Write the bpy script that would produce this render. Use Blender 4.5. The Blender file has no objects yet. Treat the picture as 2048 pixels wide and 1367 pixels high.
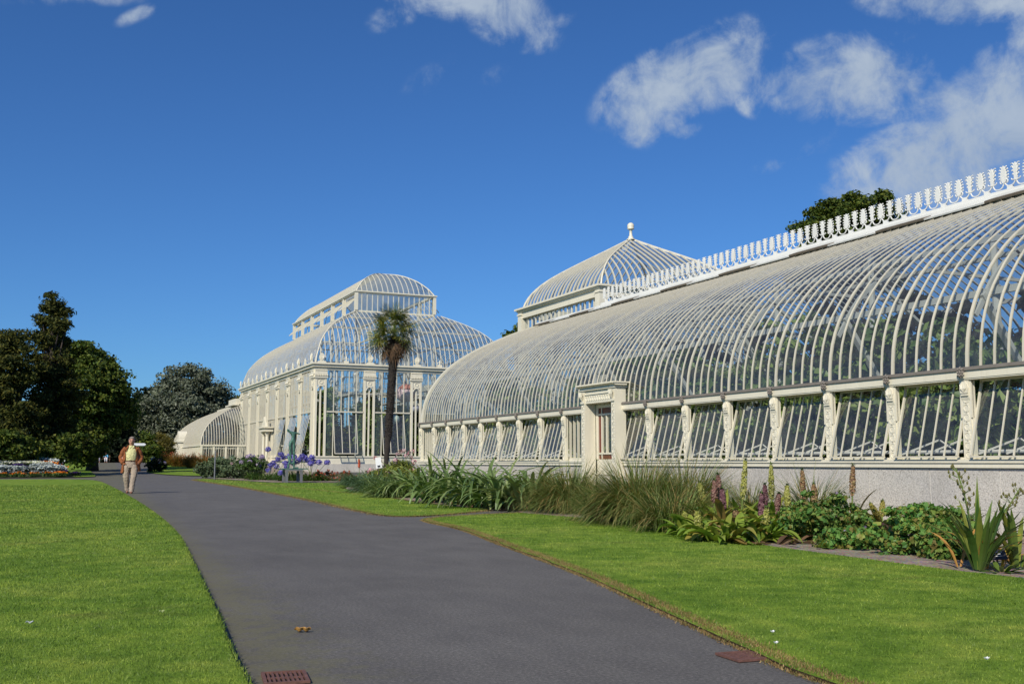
import bpy, math, random
import numpy as np
from mathutils import Vector, Matrix
sc = bpy.context.scene
COL = sc.collection
rng = np.random.default_rng(7)
random.seed(7)
R = math.radians

# ------------------------------------------------------------------ camera
CAM_H, FPX, PITCH, YAW = 1.0, 2047.0, 6.6733, 24.7244
cd = bpy.data.cameras.new("camera")
cam = bpy.data.objects.new("camera", cd)
COL.objects.link(cam)
cam.location = (0, 0, CAM_H)
cam.rotation_euler = (R(90 + PITCH), 0, R(-YAW))
cd.sensor_width = 36.0
cd.lens = 36.0 * FPX / 2048.0
cd.clip_start, cd.clip_end = 0.1, 4000
sc.camera = cam
_c, _s, _cp, _sp = math.cos(R(YAW)), math.sin(R(YAW)), math.cos(R(PITCH)), math.sin(R(PITCH))
def ray(px, py):
    """world direction of a point of the 2048x1367 photograph"""
    a, b = (px - 1024) / FPX, -(py - 683.5) / FPX
    fx, fz = _cp - _sp * b, _sp + _cp * b
    return np.array([_c * a + _s * fx, -_s * a + _c * fx, fz])
def gz(y):
    t = np.clip((np.asarray(y, float) - 75) / 70, 0, 1)
    return 0.9 * t * t * (3 - 2 * t)
def at(px, py, Y):
    d = ray(px, py)
    return np.array([0, 0, CAM_H]) + d * Y / d[1]
def xat(px, Y):
    d = ray(px, 923)
    return float(d[0] / d[1] * Y)

# ------------------------------------------------------------------ light
SUN_EL, SUN_DIR = 37.0, np.array([0.75, 0.66])        # horizontal way the shadows fall
az = math.atan2(-SUN_DIR[0], -SUN_DIR[1])             # compass bearing of the sun (from +Y to +X)
sd = bpy.data.lights.new("sun", 'SUN')
sun = bpy.data.objects.new("sun", sd)
COL.objects.link(sun)
sd.energy, sd.angle, sd.color = 4.7, R(0.53), (1.0, 0.93, 0.80)
_l = Vector((SUN_DIR[0] * math.cos(R(SUN_EL)), SUN_DIR[1] * math.cos(R(SUN_EL)), -math.sin(R(SUN_EL))))
sun.rotation_euler = _l.to_track_quat('-Z', 'Y').to_euler()
sun.location = (-30, -30, 40)

W = bpy.data.worlds.new("World")
sc.world = W
W.use_nodes = True
nt = W.node_tree
nt.nodes.clear()
def N(tree, typ, **kw):
    n = tree.nodes.new(typ)
    for k, v in kw.items():
        setattr(n, k, v)
    return n
def M(tree, op, a, b=None, clamp=False, c=None):
    n = tree.nodes.new('ShaderNodeMath')
    n.operation, n.use_clamp = op, clamp
    for i, v in enumerate((a, b, c)):
        if v is None:
            continue
        if isinstance(v, (int, float)):
            n.inputs[i].default_value = v
        else:
            tree.links.new(v, n.inputs[i])
    return n.outputs[0]
def DOT(tree, v, vec):
    n = tree.nodes.new('ShaderNodeVectorMath')
    n.operation = 'DOT_PRODUCT'
    tree.links.new(v, n.inputs[0])
    n.inputs[1].default_value = tuple(vec)
    return n.outputs['Value']
out = N(nt, 'ShaderNodeOutputWorld')
bg = N(nt, 'ShaderNodeBackground')
bg.inputs['Strength'].default_value = 0.1
sky = N(nt, 'ShaderNodeTexSky')
sky.sky_type = 'NISHITA'
sky.sun_disc = False
sky.sun_elevation, sky.sun_rotation = R(SUN_EL), az
sky.altitude, sky.air_density, sky.dust_density, sky.ozone_density = 60, 1.0, 0.35, 1.6
tint = N(nt, 'ShaderNodeMix', data_type='RGBA', blend_type='MULTIPLY')
tint.inputs['Factor'].default_value = 1.0
tint.inputs['B'].default_value = (0.30, 0.60, 1.02, 1)
nt.links.new(sky.outputs[0], tint.inputs['A'])
tc = N(nt, 'ShaderNodeTexCoord')
D = tc.outputs['Generated']
# clouds: soft patches of the sky at their bearings, broken up by noise
CLOUDS = [  # centre in the photograph (bearing), half sizes, tilt, weight
    (900, -28, 140, 50, 0.15, 1.0), (1000, 10, 90, 55, 0.6, 1.0), (1065, 62, 48, 38, 0.3, 0.85), (1110, 50, 40, 14, -0.5, 0.45),
    (790, 30, 50, 24, -0.5, 0.55),
    (1350, 165, 130, 60, -0.42, 1.05), (1440, 130, 95, 62, -0.5, 1.0), (1290, 225, 70, 55, 0.3, 0.85), (1365, 265, 40, 14, -0.3, 0.5),
    (1590, 175, 85, 48, 0.45, 0.9), (1720, 165, 130, 62, 0.05, 1.05), (1700, 95, 110, 28, -0.1, 0.55), (1500, 210, 35, 20, 0.5, 0.5),
    (1860, 190, 130, 45, -0.1, 0.7), (1960, 170, 120, 50, -0.3, 0.8), (2060, 170, 120, 60, -0.3, 1.0), (2000, 95, 120, 16, -0.4, 0.45),
    (1960, 315, 210, 85, -0.22, 1.35), (2060, 270, 150, 95, -0.3, 1.35), (1800, 340, 120, 40, -0.2, 0.95), (2000, 390, 240, 40, -0.1, 0.9),
    (1620, 300, 60, 18, -0.6, 0.30), (1560, 330, 45, 14, -0.2, 0.35),
    (1900, -5, 130, 42, 0.05, 1.0), (2000, -10, 120, 40, 0, 0.9), (2050, 60, 30, 45, 0.3, 0.7),
    (280, 28, 40, 12, -0.4, 0.4), (150, -5, 120, 14, 0, 0.35), (870, 150, 60, 22, -0.5, 0.3), (985, 150, 30, 18, -0.5, 0.3),
    # and some that stand outside the photograph
    (2700, 100, 300, 110, -0.1, 1.0), (-900, 300, 260, 80, 0.1, 0.9), (3300, 500, 350, 90, 0, 1.0), (-1800, -200, 400, 120, 0.2, 1.0)]
mask = None
for (px, py, a, b, tilt, wt) in CLOUDS:
    c0 = ray(px, py); c0 /= np.linalg.norm(c0)
    u = ray(px + 10 * math.cos(tilt), py + 10 * math.sin(tilt)); u /= np.linalg.norm(u)
    u = u - c0 * (u @ c0); u /= np.linalg.norm(u)
    v = np.cross(c0, u)
    ra, rb = 1.45 * a / FPX, 1.45 * b / FPX
    q = M(nt, 'ADD', M(nt, 'POWER', M(nt, 'ABSOLUTE', DOT(nt, D, u / ra)), 2.0), M(nt, 'POWER', M(nt, 'ABSOLUTE', DOT(nt, D, v / rb)), 2.0))
    m = M(nt, 'MULTIPLY', M(nt, 'SUBTRACT', 1.0, q, True), wt)
    m = M(nt, 'MULTIPLY', m, M(nt, 'GREATER_THAN', DOT(nt, D, c0), 0.0))
    mask = m if mask is None else M(nt, 'MAXIMUM', mask, m)
def noise(tree, vec, scale, detail, rough, dist=0.0):
    n = N(tree, 'ShaderNodeTexNoise')
    n.inputs['Scale'].default_value = scale
    n.inputs['Detail'].default_value = detail
    n.inputs['Roughness'].default_value = rough
    n.inputs['Distortion'].default_value = dist
    if vec is not None:
        tree.links.new(vec, n.inputs['Vector'])
    return n
n0 = noise(nt, D, 15.0, 10.0, 0.60, 0.5).outputs['Fac']
n1 = noise(nt, D, 9.0, 12.0, 0.60, 0.45).outputs['Fac']
n2 = noise(nt, D, 28.0, 10.0, 0.66, 0.4).outputs['Fac']
nn = M(nt, 'ADD', M(nt, 'MULTIPLY', n0, 0.85), M(nt, 'MULTIPLY', n2, 0.6))
dens = M(nt, 'ADD', mask, M(nt, 'MULTIPLY', M(nt, 'SUBTRACT', nn, 0.722), 3.4))
dens = M(nt, 'MULTIPLY', dens, M(nt, 'MULTIPLY', mask, 3.0, True))
mr = N(nt, 'ShaderNodeMapRange', interpolation_type='SMOOTHSTEP')
mr.inputs['From Min'].default_value, mr.inputs['From Max'].default_value = 0.0, 1.35
mr.inputs['To Max'].default_value = 0.92
nt.links.new(dens, mr.inputs['Value'])
cr = N(nt, 'ShaderNodeValToRGB')
cr.color_ramp.elements[0].position, cr.color_ramp.elements[0].color = 0.30, (3.2, 4.1, 5.5, 1)
cr.color_ramp.elements[1].position, cr.color_ramp.elements[1].color = 0.75, (4.7, 5.5, 6.5, 1)
nt.links.new(n0, cr.inputs[0])
mixc = N(nt, 'ShaderNodeMix', data_type='RGBA')
nt.links.new(mr.outputs[0], mixc.inputs['Factor'])
nt.links.new(tint.outputs['Result'], mixc.inputs['A'])
nt.links.new(cr.outputs[0], mixc.inputs['B'])
nt.links.new(mixc.outputs['Result'], bg.inputs['Color'])
nt.links.new(bg.outputs[0], out.inputs['Surface'])

vs = sc.view_settings
sc.display_settings.display_device = 'sRGB'
vs.view_transform, vs.look, vs.gamma, vs.exposure = 'Standard', 'None', 1.0, 0.0
vs.use_curve_mapping = False
cy = sc.cycles
cy.max_bounces, cy.diffuse_bounces, cy.glossy_bounces, cy.transmission_bounces, cy.transparent_max_bounces = 8, 3, 3, 6, 32
cy.caustics_reflective = cy.caustics_refractive = False
cy.sample_clamp_indirect = 6.0
cy.use_denoising = True

# ------------------------------------------------------------------ mesh helpers
def put(o, parent=None):
    COL.objects.link(o)
    if parent is not None:
        o.parent = parent
    return o
def wloc(o):
    p = np.zeros(3)
    while o is not None:
        p += np.array(o.location)
        o = o.parent
    return p
def tag(o, label=None, cat=None, group=None, kind=None):
    if label: o['label'] = label
    if cat: o['category'] = cat
    if group: o['group'] = group
    if kind: o['kind'] = kind
    return o
def thing(name, label, cat, loc=(0, 0, 0), group=None):
    o = bpy.data.objects.new(name, None)
    o.empty_display_size = 0.2
    put(o)
    o.location = tuple(float(q) for q in loc)
    return tag(o, label, cat, group)
def mesh_from(name, V, F, mats, smooth):
    """F: list of face arrays (m,k) all mixed sizes"""
    me = bpy.data.meshes.new(name)
    V = np.asarray(V, np.float32)
    me.vertices.add(len(V))
    me.vertices.foreach_set('co', V.ravel())
    tot = np.concatenate([np.full(len(f), f.shape[1], np.int32) for f in F])
    loops = np.concatenate([f.ravel() for f in F]).astype(np.int32)
    me.loops.add(len(loops))
    me.loops.foreach_set('vertex_index', loops)
    me.polygons.add(len(tot))
    st = np.zeros(len(tot), np.int32)
    st[1:] = np.cumsum(tot)[:-1]
    me.polygons.foreach_set('loop_start', st)
    me.update(calc_edges=True)
    me.validate()
    for m in (mats if isinstance(mats, (list, tuple)) else [mats]):
        me.materials.append(m)
    me.polygons.foreach_set('use_smooth', np.full(len(tot), bool(smooth)))
    return me
def nrm(v):
    v = np.asarray(v, float)
    return v / (np.linalg.norm(v) + 1e-12)
class MB:
    def __init__(s):
        s.V, s.F, s.n = [], [], 0
    def add(s, V, *F):
        V = np.asarray(V, float).reshape(-1, 3)
        for f in F:
            f = np.asarray(f, int)
            if f.ndim == 1: f = f[None]
            s.F.append(f + s.n)
        s.V.append(V)
        s.n += len(V)
        return s
    def box(s, x0, x1, y0, y1, z0, z1):
        V = [(x, y, z) for z in (z0, z1) for y in (y0, y1) for x in (x0, x1)]
        return s.add(V, [(0, 2, 3, 1), (4, 5, 7, 6), (0, 1, 5, 4), (2, 6, 7, 3), (0, 4, 6, 2), (1, 3, 7, 5)])
    def frame_box(s, c, ux, uy, uz, hx, hy, hz):
        c, ux, uy, uz = [np.asarray(q, float) for q in (c, ux, uy, uz)]
        V = [c + ux * hx * i + uy * hy * j + uz * hz * k for k in (-1, 1) for j in (-1, 1) for i in (-1, 1)]
        return s.add(V, [(0, 2, 3, 1), (4, 5, 7, 6), (0, 1, 5, 4), (2, 6, 7, 3), (0, 4, 6, 2), (1, 3, 7, 5)])
    def bar(s, p0, p1, w, h, side=(0, 1, 0)):
        p0, p1 = np.asarray(p0, float), np.asarray(p1, float)
        t = nrm(p1 - p0)
        u = nrm(np.asarray(side, float) - t * np.dot(side, t))
        return s.frame_box((p0 + p1) / 2, u, np.cross(t, u), t, w / 2, h / 2, np.linalg.norm(p1 - p0) / 2)
    def sweep(s, pts, side, w, h):
        """rectangular bar along a polyline; width w along `side`, depth h"""
        P = np.asarray(pts, float)
        T = np.gradient(P, axis=0)
        T /= np.linalg.norm(T, axis=1)[:, None] + 1e-12
        S = np.asarray(side, float)
        S = S[None] - T * (T @ S)[:, None]
        S /= np.linalg.norm(S, axis=1)[:, None] + 1e-12
        Nn = np.cross(T, S)
        V = np.stack([P + S * w / 2 * a + Nn * h / 2 * b for a, b in ((-1, -1), (1, -1), (1, 1), (-1, 1))], 1).reshape(-1, 3)
        m = len(P)
        q = [(4 * i + a, 4 * i + (a + 1) % 4, 4 * i + 4 + (a + 1) % 4, 4 * i + 4 + a) for i in range(m - 1) for a in range(4)]
        return s.add(V, q, [(3, 2, 1, 0), (4 * m - 4, 4 * m - 3, 4 * m - 2, 4 * m - 1)])
    def tube(s, pts, r, n=6, cap=True, closed=False):
        P = np.asarray(pts, float)
        m = len(P)
        r = np.broadcast_to(np.asarray(r, float), (m,))
        T = np.gradient(P, axis=0)
        if closed:
            T = np.roll(P, -1, 0) - np.roll(P, 1, 0)
        T /= np.linalg.norm(T, axis=1)[:, None] + 1e-12
        ref = np.array([0.31, 0.17, 0.93]) if abs(T[0] @ np.array([0.31, 0.17, 0.93])) < 0.9 else np.array([1.0, 0.2, 0])
        A = np.empty_like(P)
        a = nrm(np.cross(T[0], ref))
        for i in range(m):
            a = nrm(a - T[i] * (a @ T[i]))
            A[i] = a
        B = np.cross(T, A)
        th = np.arange(n) / n * 2 * np.pi
        V = (P[:, None] + r[:, None, None] * (A[:, None] * np.cos(th)[None, :, None] + B[:, None] * np.sin(th)[None, :, None])).reshape(-1, 3)
        k = m if closed else m - 1
        q = [(i * n + j, i * n + (j + 1) % n, ((i + 1) % m) * n + (j + 1) % n, ((i + 1) % m) * n + j) for i in range(k) for j in range(n)]
        s.add(V, q)
        if cap and not closed:
            s.F.append(np.array([list(range(n))[::-1]]) + s.n - m * n)
            s.F.append(np.array([[(m - 1) * n + j for j in range(n)]]) + s.n - m * n)
        return s
    def lathe(s, c, prof, n=16, sx=1.0, sy=1.0):
        th = np.arange(n) / n * 2 * np.pi
        V = [(c[0] + r * math.cos(t) * sx, c[1] + r * math.sin(t) * sy, c[2] + z) for r, z in prof for t in th]
        m = len(prof)
        q = [(i * n + j, i * n + (j + 1) % n, (i + 1) * n + (j + 1) % n, (i + 1) * n + j) for i in range(m - 1) for j in range(n)]
        return s.add(V, q, [list(range(n))[::-1]], [[(m - 1) * n + j for j in range(n)]])
    def prism(s, poly, o, ux, uy, th):
        """closed outline extruded th along ux x uy (centred)"""
        o, ux, uy = [np.asarray(q, float) for q in (o, ux, uy)]
        w = nrm(np.cross(ux, uy)) * th / 2
        P = np.asarray(poly, float)
        ar = np.sum(P[:, 0] * np.roll(P[:, 1], -1) - P[:, 1] * np.roll(P[:, 0], -1))
        if ar < 0: P = P[::-1]
        n = len(P)
        B = o + P[:, :1] * ux + P[:, 1:] * uy
        return s.add(np.concatenate([B - w, B + w]), [list(range(n))[::-1]], [[n + i for i in range(n)]],
                     [(i, (i + 1) % n, n + (i + 1) % n, n + i) for i in range(n)])
    def grid(s, A):
        """A (m,k,3) sheet"""
        m, k = A.shape[:2]
        i, j = np.meshgrid(np.arange(m - 1), np.arange(k - 1), indexing='ij')
        b = (i * k + j).ravel()
        return s.add(A.reshape(-1, 3), np.stack([b, b + 1, b + k + 1, b + k], 1))
    def build(s, name, mat, parent=None, smooth=False, local=False):
        V = np.concatenate(s.V)
        if parent is not None and not local:
            V = V - wloc(parent)
        o = bpy.data.objects.new(name, mesh_from(name, V, s.F, mat, smooth))
        return put(o, parent)

def copy_tree(o, parent=None):
    c = o.copy()
    COL.objects.link(c)
    c.parent = parent
    for ch in list(o.children):
        copy_tree(ch, c)
    return c

# ------------------------------------------------------------------ materials
def new_mat(name):
    m = bpy.data.materials.new(name)
    m.use_nodes = True
    t = m.node_tree
    t.nodes.clear()
    o = N(t, 'ShaderNodeOutputMaterial')
    b = N(t, 'ShaderNodeBsdfPrincipled')
    t.links.new(b.outputs[0], o.inputs['Surface'])
    return m, t, b, o
def ramp(t, fac, stops):
    r = N(t, 'ShaderNodeValToRGB')
    e = r.color_ramp.elements
    while len(e) < len(stops): e.new(0.5)
    for q, (p, c) in zip(e, stops):
        q.position, q.color = p, (*c, 1)
    if fac is not None: t.links.new(fac, r.inputs[0])
    return r.outputs[0]
def objco(t, scale=None):
    c = N(t, 'ShaderNodeNewGeometry').outputs['Position']
    if scale is None: return c
    m = N(t, 'ShaderNodeVectorMath', operation='MULTIPLY')
    t.links.new(c, m.inputs[0])
    m.inputs[1].default_value = scale
    return m.outputs[0]
def bump(t, b, h, strength, dist):
    n = N(t, 'ShaderNodeBump')
    n.inputs['Strength'].default_value, n.inputs['Distance'].default_value = strength, dist
    t.links.new(h, n.inputs['Height'])
    t.links.new(n.outputs[0], b.inputs['Normal'])
def mixrgb(t, f, a, b, bt='MIX'):
    n = N(t, 'ShaderNodeMix', data_type='RGBA', blend_type=bt)
    for k, v in (('Factor', f), ('A', a), ('B', b)):
        if isinstance(v, (int, float)): n.inputs[k].default_value = v
        elif isinstance(v, tuple): n.inputs[k].default_value = (*v, 1)
        else: t.links.new(v, n.inputs[k])
    return n.outputs['Result']
def plain(name, col, rough=0.6, metal=0.0, var=0.15, scale=8.0):
    m, t, b, o = new_mat(name)
    n = noise(t, objco(t), scale, 6, 0.6).outputs['Fac']
    lo = tuple(c * (1 - var) for c in col); hi = tuple(min(1, c * (1 + var)) for c in col)
    t.links.new(ramp(t, n, [(0.3, lo), (0.7, hi)]), b.inputs['Base Color'])
    b.inputs['Roughness'].default_value, b.inputs['Metallic'].default_value = rough, metal
    return m
def paint(name, col, dirt=(0.36, 0.33, 0.25), amount=0.25, rough=0.45):
    """old oil paint: slight tone shifts, rain streaks and grime"""
    m, t, b, o = new_mat(name)
    n = noise(t, objco(t), 3.0, 8, 0.65).outputs['Fac']
    st = noise(t, objco(t, (9, 9, 0.7)), 1.0, 6, 0.7).outputs['Fac']
    fine = noise(t, objco(t), 60.0, 3, 0.6).outputs['Fac']
    base = ramp(t, n, [(0.3, tuple(c * 0.92 for c in col)), (0.7, col)])
    g = M(t, 'MULTIPLY', M(t, 'MULTIPLY', M(t, 'SUBTRACT', st, 0.5), 4.0, True), M(t, 'MULTIPLY', fine, 2 * amount))
    t.links.new(mixrgb(t, g, base, dirt), b.inputs['Base Color'])
    b.inputs['Roughness'].default_value = rough
    bump(t, b, fine, 0.15, 0.003)
    return m
def leaf(name, cols, trans=0.3, rough=0.5, spec=0.3):
    """foliage: tone differs from leaf to leaf; some light passes through"""
    m, t, b, o = new_mat(name)
    g = N(t, 'ShaderNodeNewGeometry')
    k = len(cols)
    c = ramp(t, g.outputs['Random Per Island'], [(i / max(1, k - 1), q) for i, q in enumerate(cols)])
    n = noise(t, objco(t), 1.3, 3, 0.5).outputs['Fac']
    c = mixrgb(t, 1.0, c, ramp(t, n, [(0.3, (0.7, 0.7, 0.7)), (0.7, (1.25, 1.25, 1.2))]), 'MULTIPLY')
    t.links.new(c, b.inputs['Base Color'])
    b.inputs['Roughness'].default_value = rough
    b.inputs['Specular IOR Level'].default_value = spec
    tr = N(t, 'ShaderNodeBsdfTranslucent')
    t.links.new(mixrgb(t, 1.0, c, (1.25, 1.35, 0.6), 'MULTIPLY'), tr.inputs[0])
    mx = N(t, 'ShaderNodeMixShader')
    mx.inputs[0].default_value = trans
    t.links.new(b.outputs[0], mx.inputs[1])
    t.links.new(tr.outputs[0], mx.inputs[2])
    t.links.new(mx.outputs[0], o.inputs['Surface'])
    return m
def glass_mat(name, tintc, dust, spec=0.9):
    m, t, b, o = new_mat(name)
    t.nodes.remove(b)
    lw = N(t, 'ShaderNodeLayerWeight'); lw.inputs['Blend'].default_value = 0.5
    f = M(t, 'ADD', M(t, 'MULTIPLY', M(t, 'POWER', lw.outputs['Facing'], 4.0), spec), 0.07, True)
    tr = N(t, 'ShaderNodeBsdfTransparent'); tr.inputs[0].default_value = (*tintc, 1)
    gl = N(t, 'ShaderNodeBsdfGlossy'); gl.inputs['Roughness'].default_value = 0.03
    gl.inputs[0].default_value = (1, 1, 1, 1)
    wn = noise(t, objco(t), 2.2, 3, 0.5).outputs['Fac']
    bp = N(t, 'ShaderNodeBump'); bp.inputs['Strength'].default_value, bp.inputs['Distance'].default_value = 0.25, 0.02
    t.links.new(wn, bp.inputs['Height']); t.links.new(bp.outputs[0], gl.inputs['Normal'])
    mx = N(t, 'ShaderNodeMixShader')
    t.links.new(f, mx.inputs[0]); t.links.new(tr.outputs[0], mx.inputs[1]); t.links.new(gl.outputs[0], mx.inputs[2])
    df = N(t, 'ShaderNodeBsdfDiffuse'); df.inputs[0].default_value = (0.62, 0.62, 0.58, 1)
    dn = noise(t, objco(t), 5.0, 8, 0.7).outputs['Fac']
    fd = M(t, 'MULTIPLY', M(t, 'POWER', dn, 2.0), dust * 4, True)
    m2 = N(t, 'ShaderNodeMixShader')
    t.links.new(fd, m2.inputs[0]); t.links.new(mx.outputs[0], m2.inputs[1]); t.links.new(df.outputs[0], m2.inputs[2])
    t.links.new(m2.outputs[0], o.inputs['Surface'])
    return m

CREAM = paint('cream_paint', (0.755, 0.705, 0.56))
CREAM2 = paint('cream_paint_weathered', (0.63, 0.58, 0.455), amount=0.6)
CREAM3 = paint('cream_paint_sashes', (0.66, 0.615, 0.49), amount=0.4)
WHITE = paint('white_paint', (0.78, 0.77, 0.72), amount=0.08)
GUTTER = plain('lead_gutter', (0.20, 0.175, 0.15), 0.7)
ROOFDK = plain('ridge_vent', (0.16, 0.13, 0.095), 0.8)
INPAINT = paint('interior_paint', (0.60, 0.59, 0.54), amount=0.15)
GLASS = glass_mat('roof_glass', (0.78, 0.82, 0.83), 0.05, 0.6)
PANE = glass_mat('window_glass', (0.95, 0.97, 0.96), 0.045)
PALMGLASS = glass_mat('palm_house_glass', (0.88, 0.91, 0.91), 0.06)
REDWOOD = plain('red_door_paint', (0.15, 0.028, 0.014), 0.4)
IRON = plain('dark_iron', (0.10, 0.08, 0.075), 0.6, 0.2)
RUST = plain('rusty_iron', (0.15, 0.07, 0.052), 0.75, 0.1, 0.35, 40)
STEEL = plain('grey_steel', (0.20, 0.20, 0.21), 0.5, 0.3)
BLACK = plain('black_plastic', (0.015, 0.014, 0.02), 0.4)
SIGNW = plain('sign_white', (0.80, 0.80, 0.80), 0.5, 0, 0.03)
BARK = plain('bark', (0.05, 0.038, 0.03), 0.9, 0, 0.4, 12)
PALEBARK = plain('pale_bark', (0.22, 0.19, 0.16), 0.9, 0, 0.4, 6)

def granite(name, joint_y, courses, dark=1.0):
    m, t, b, o = new_mat(name)
    p = objco(t)
    big = noise(t, objco(t, (1, 0.7, 1.2)), 1.1, 3, 0.5).outputs['Fac']
    fine = noise(t, p, 42.0, 6, 0.85).outputs['Fac']
    vor = N(t, 'ShaderNodeTexVoronoi'); vor.inputs['Scale'].default_value = 70.0
    t.links.new(p, vor.inputs['Vector'])
    base = ramp(t, big, [(0.35, (0.47 * dark, 0.445 * dark, 0.41 * dark)), (0.65, (0.58 * dark, 0.54 * dark, 0.475 * dark))])
    sp = ramp(t, fine, [(0.38, (0.34, 0.33, 0.32)), (0.455, (0.88, 0.88, 0.88)), (0.54, (1.0, 1.0, 1.0)), (0.62, (1.28, 1.28, 1.28))])
    c = mixrgb(t, 1.0, base, sp, 'MULTIPLY')
    st = noise(t, objco(t, (5, 5, 0.8)), 1.0, 5, 0.7).outputs['Fac']
    c = mixrgb(t, M(t, 'MULTIPLY', M(t, 'SUBTRACT', st, 0.5), 1.6, True), c, (0.30, 0.27, 0.22))
    t.links.new(c, b.inputs['Base Color'])
    b.inputs['Roughness'].default_value = 0.85
    bump(t, b, fine, 0.3, 0.006)
    return m
GRANITE = granite('granite', 1, 1)
MORTAR = plain('lime_mortar', (0.62, 0.60, 0.56), 0.9)
# ------------------------------------------------------------------ ground, path, lawns
def lawn_colour(t):
    p = objco(t)
    a = noise(t, p, 0.55, 6, 0.6, 0.5).outputs['Fac']
    b2 = noise(t, p, 3.2, 5, 0.65).outputs['Fac']
    c = ramp(t, a, [(0.28, (0.118, 0.208, 0.022)), (0.5, (0.175, 0.272, 0.034)), (0.72, (0.250, 0.318, 0.056))])
    d = ramp(t, b2, [(0.32, (0.60, 0.70, 0.58)), (0.5, (1.0, 1.0, 1.0)), (0.68, (1.45, 1.25, 1.35))])
    c = mixrgb(t, 1.0, c, d, 'MULTIPLY')
    dry = noise(t, objco(t, (0.5, 1.3, 1)), 0.9, 6, 0.62, 0.8).outputs['Fac']
    f = M(t, 'MULTIPLY', M(t, 'MULTIPLY', M(t, 'SUBTRACT', dry, 0.60), 7.0, True), 0.55)
    return mixrgb(t, f, c, (0.20, 0.165, 0.055))
LAWN, t, b, o = new_mat('lawn_turf')
fine = noise(t, objco(t, (1, 0.6, 1)), 45.0, 6, 0.8).outputs['Fac']
c = mixrgb(t, 1.0, lawn_colour(t), ramp(t, fine, [(0.3, (0.45, 0.5, 0.4)), (0.7, (1.3, 1.3, 1.2))]), 'MULTIPLY')
side = N(t, 'ShaderNodeNewGeometry').outputs['Normal']
up = DOT(t, side, (0, 0, 1))
t.links.new(mixrgb(t, M(t, 'GREATER_THAN', up, 0.5), (0.05, 0.035, 0.02), c), b.inputs['Base Color'])
b.inputs['Roughness'].default_value = 0.9
b.inputs['Specular IOR Level'].default_value = 0.1
bump(t, b, fine, 0.6, 0.02)
BLADE, t, b, o = new_mat('grass_blades')
g = N(t, 'ShaderNodeNewGeometry')
c = mixrgb(t, 1.0, lawn_colour(t), ramp(t, g.outputs['Random Per Island'], [(0, (0.45, 0.52, 0.45)), (0.7, (1.15, 1.15, 1.05)), (1.0, (2.0, 1.7, 1.7))]), 'MULTIPLY')
t.links.new(c, b.inputs['Base Color'])
b.inputs['Roughness'].default_value = 0.55
tr = N(t, 'ShaderNodeBsdfTranslucent'); t.links.new(c, tr.inputs[0])
mx = N(t, 'ShaderNodeMixShader'); mx.inputs[0].default_value = 0.35
t.links.new(b.outputs[0], mx.inputs[1]); t.links.new(tr.outputs[0], mx.inputs[2]); t.links.new(mx.outputs[0], o.inputs['Surface'])
STRAW = leaf('dry_grass', [(0.20, 0.11, 0.045), (0.32, 0.20, 0.085), (0.42, 0.30, 0.15), (0.17, 0.18, 0.04), (0.15, 0.09, 0.05)], 0.25, 0.8)
ASPH, t, b, o = new_mat('asphalt')
a1 = noise(t, objco(t), 0.6, 6, 0.6).outputs['Fac']
a2 = noise(t, objco(t), 48.0, 7, 0.9).outputs['Fac']
a3 = noise(t, objco(t, (1.4, 0.5, 1)), 2.0, 6, 0.7).outputs['Fac']
c = ramp(t, a1, [(0.3, (0.102, 0.095, 0.088)), (0.7, (0.136, 0.128, 0.119))])
c = mixrgb(t, 1.0, c, ramp(t, a2, [(0.37, (0.40, 0.40, 0.41)), (0.46, (0.86, 0.86, 0.86)), (0.53, (1.05, 1.05, 1.04)), (0.61, (1.9, 1.87, 1.82))]), 'MULTIPLY')
c = mixrgb(t, 1.0, c, ramp(t, a3, [(0.3, (0.86, 0.86, 0.87)), (0.6, (1.06, 1.06, 1.05))]), 'MULTIPLY')
# moss and grit gather along the left verge
vx = N(t, 'ShaderNodeSeparateXYZ'); t.links.new(objco(t), vx.inputs[0])
edge = M(t, 'ADD', M(t, 'MULTIPLY', vx.outputs[1], 0.056), 0.95)
near = M(t, 'SUBTRACT', 1.0, M(t, 'DIVIDE', M(t, 'SUBTRACT', vx.outputs[0], edge), 0.75), True)
mn = noise(t, objco(t), 7.0, 8, 0.75).outputs['Fac']
fm = M(t, 'MULTIPLY', M(t, 'MULTIPLY', M(t, 'SUBTRACT', M(t, 'ADD', mn, M(t, 'MULTIPLY', near, 0.25)), 0.62), 6.0, True), M(t, 'MULTIPLY', near, 0.55))
t.links.new(mixrgb(t, fm, c, (0.15, 0.14, 0.065)), b.inputs['Base Color'])
b.inputs['Roughness'].default_value = 0.85
b.inputs['Specular IOR Level'].default_value = 0.3
bump(t, b, a2, 0.5, 0.006)
SOIL, t, b, o = new_mat('gravelly_soil')
s1 = noise(t, objco(t), 4.0, 8, 0.7).outputs['Fac']
v = N(t, 'ShaderNodeTexVoronoi'); v.inputs['Scale'].default_value = 38.0; t.links.new(objco(t), v.inputs['Vector'])
c = ramp(t, s1, [(0.3, (0.19, 0.145, 0.10)), (0.7, (0.38, 0.31, 0.235))])
c = mixrgb(t, 0.55, c, v.outputs['Color'], 'SOFT_LIGHT')
t.links.new(c, b.inputs['Base Color']); b.inputs['Roughness'].default_value = 0.95
bump(t, b, v.outputs['Distance'], 0.9, 0.02)
EARTH = plain('dark_earth', (0.045, 0.05, 0.022), 0.95, 0, 0.4, 2.0)

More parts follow.
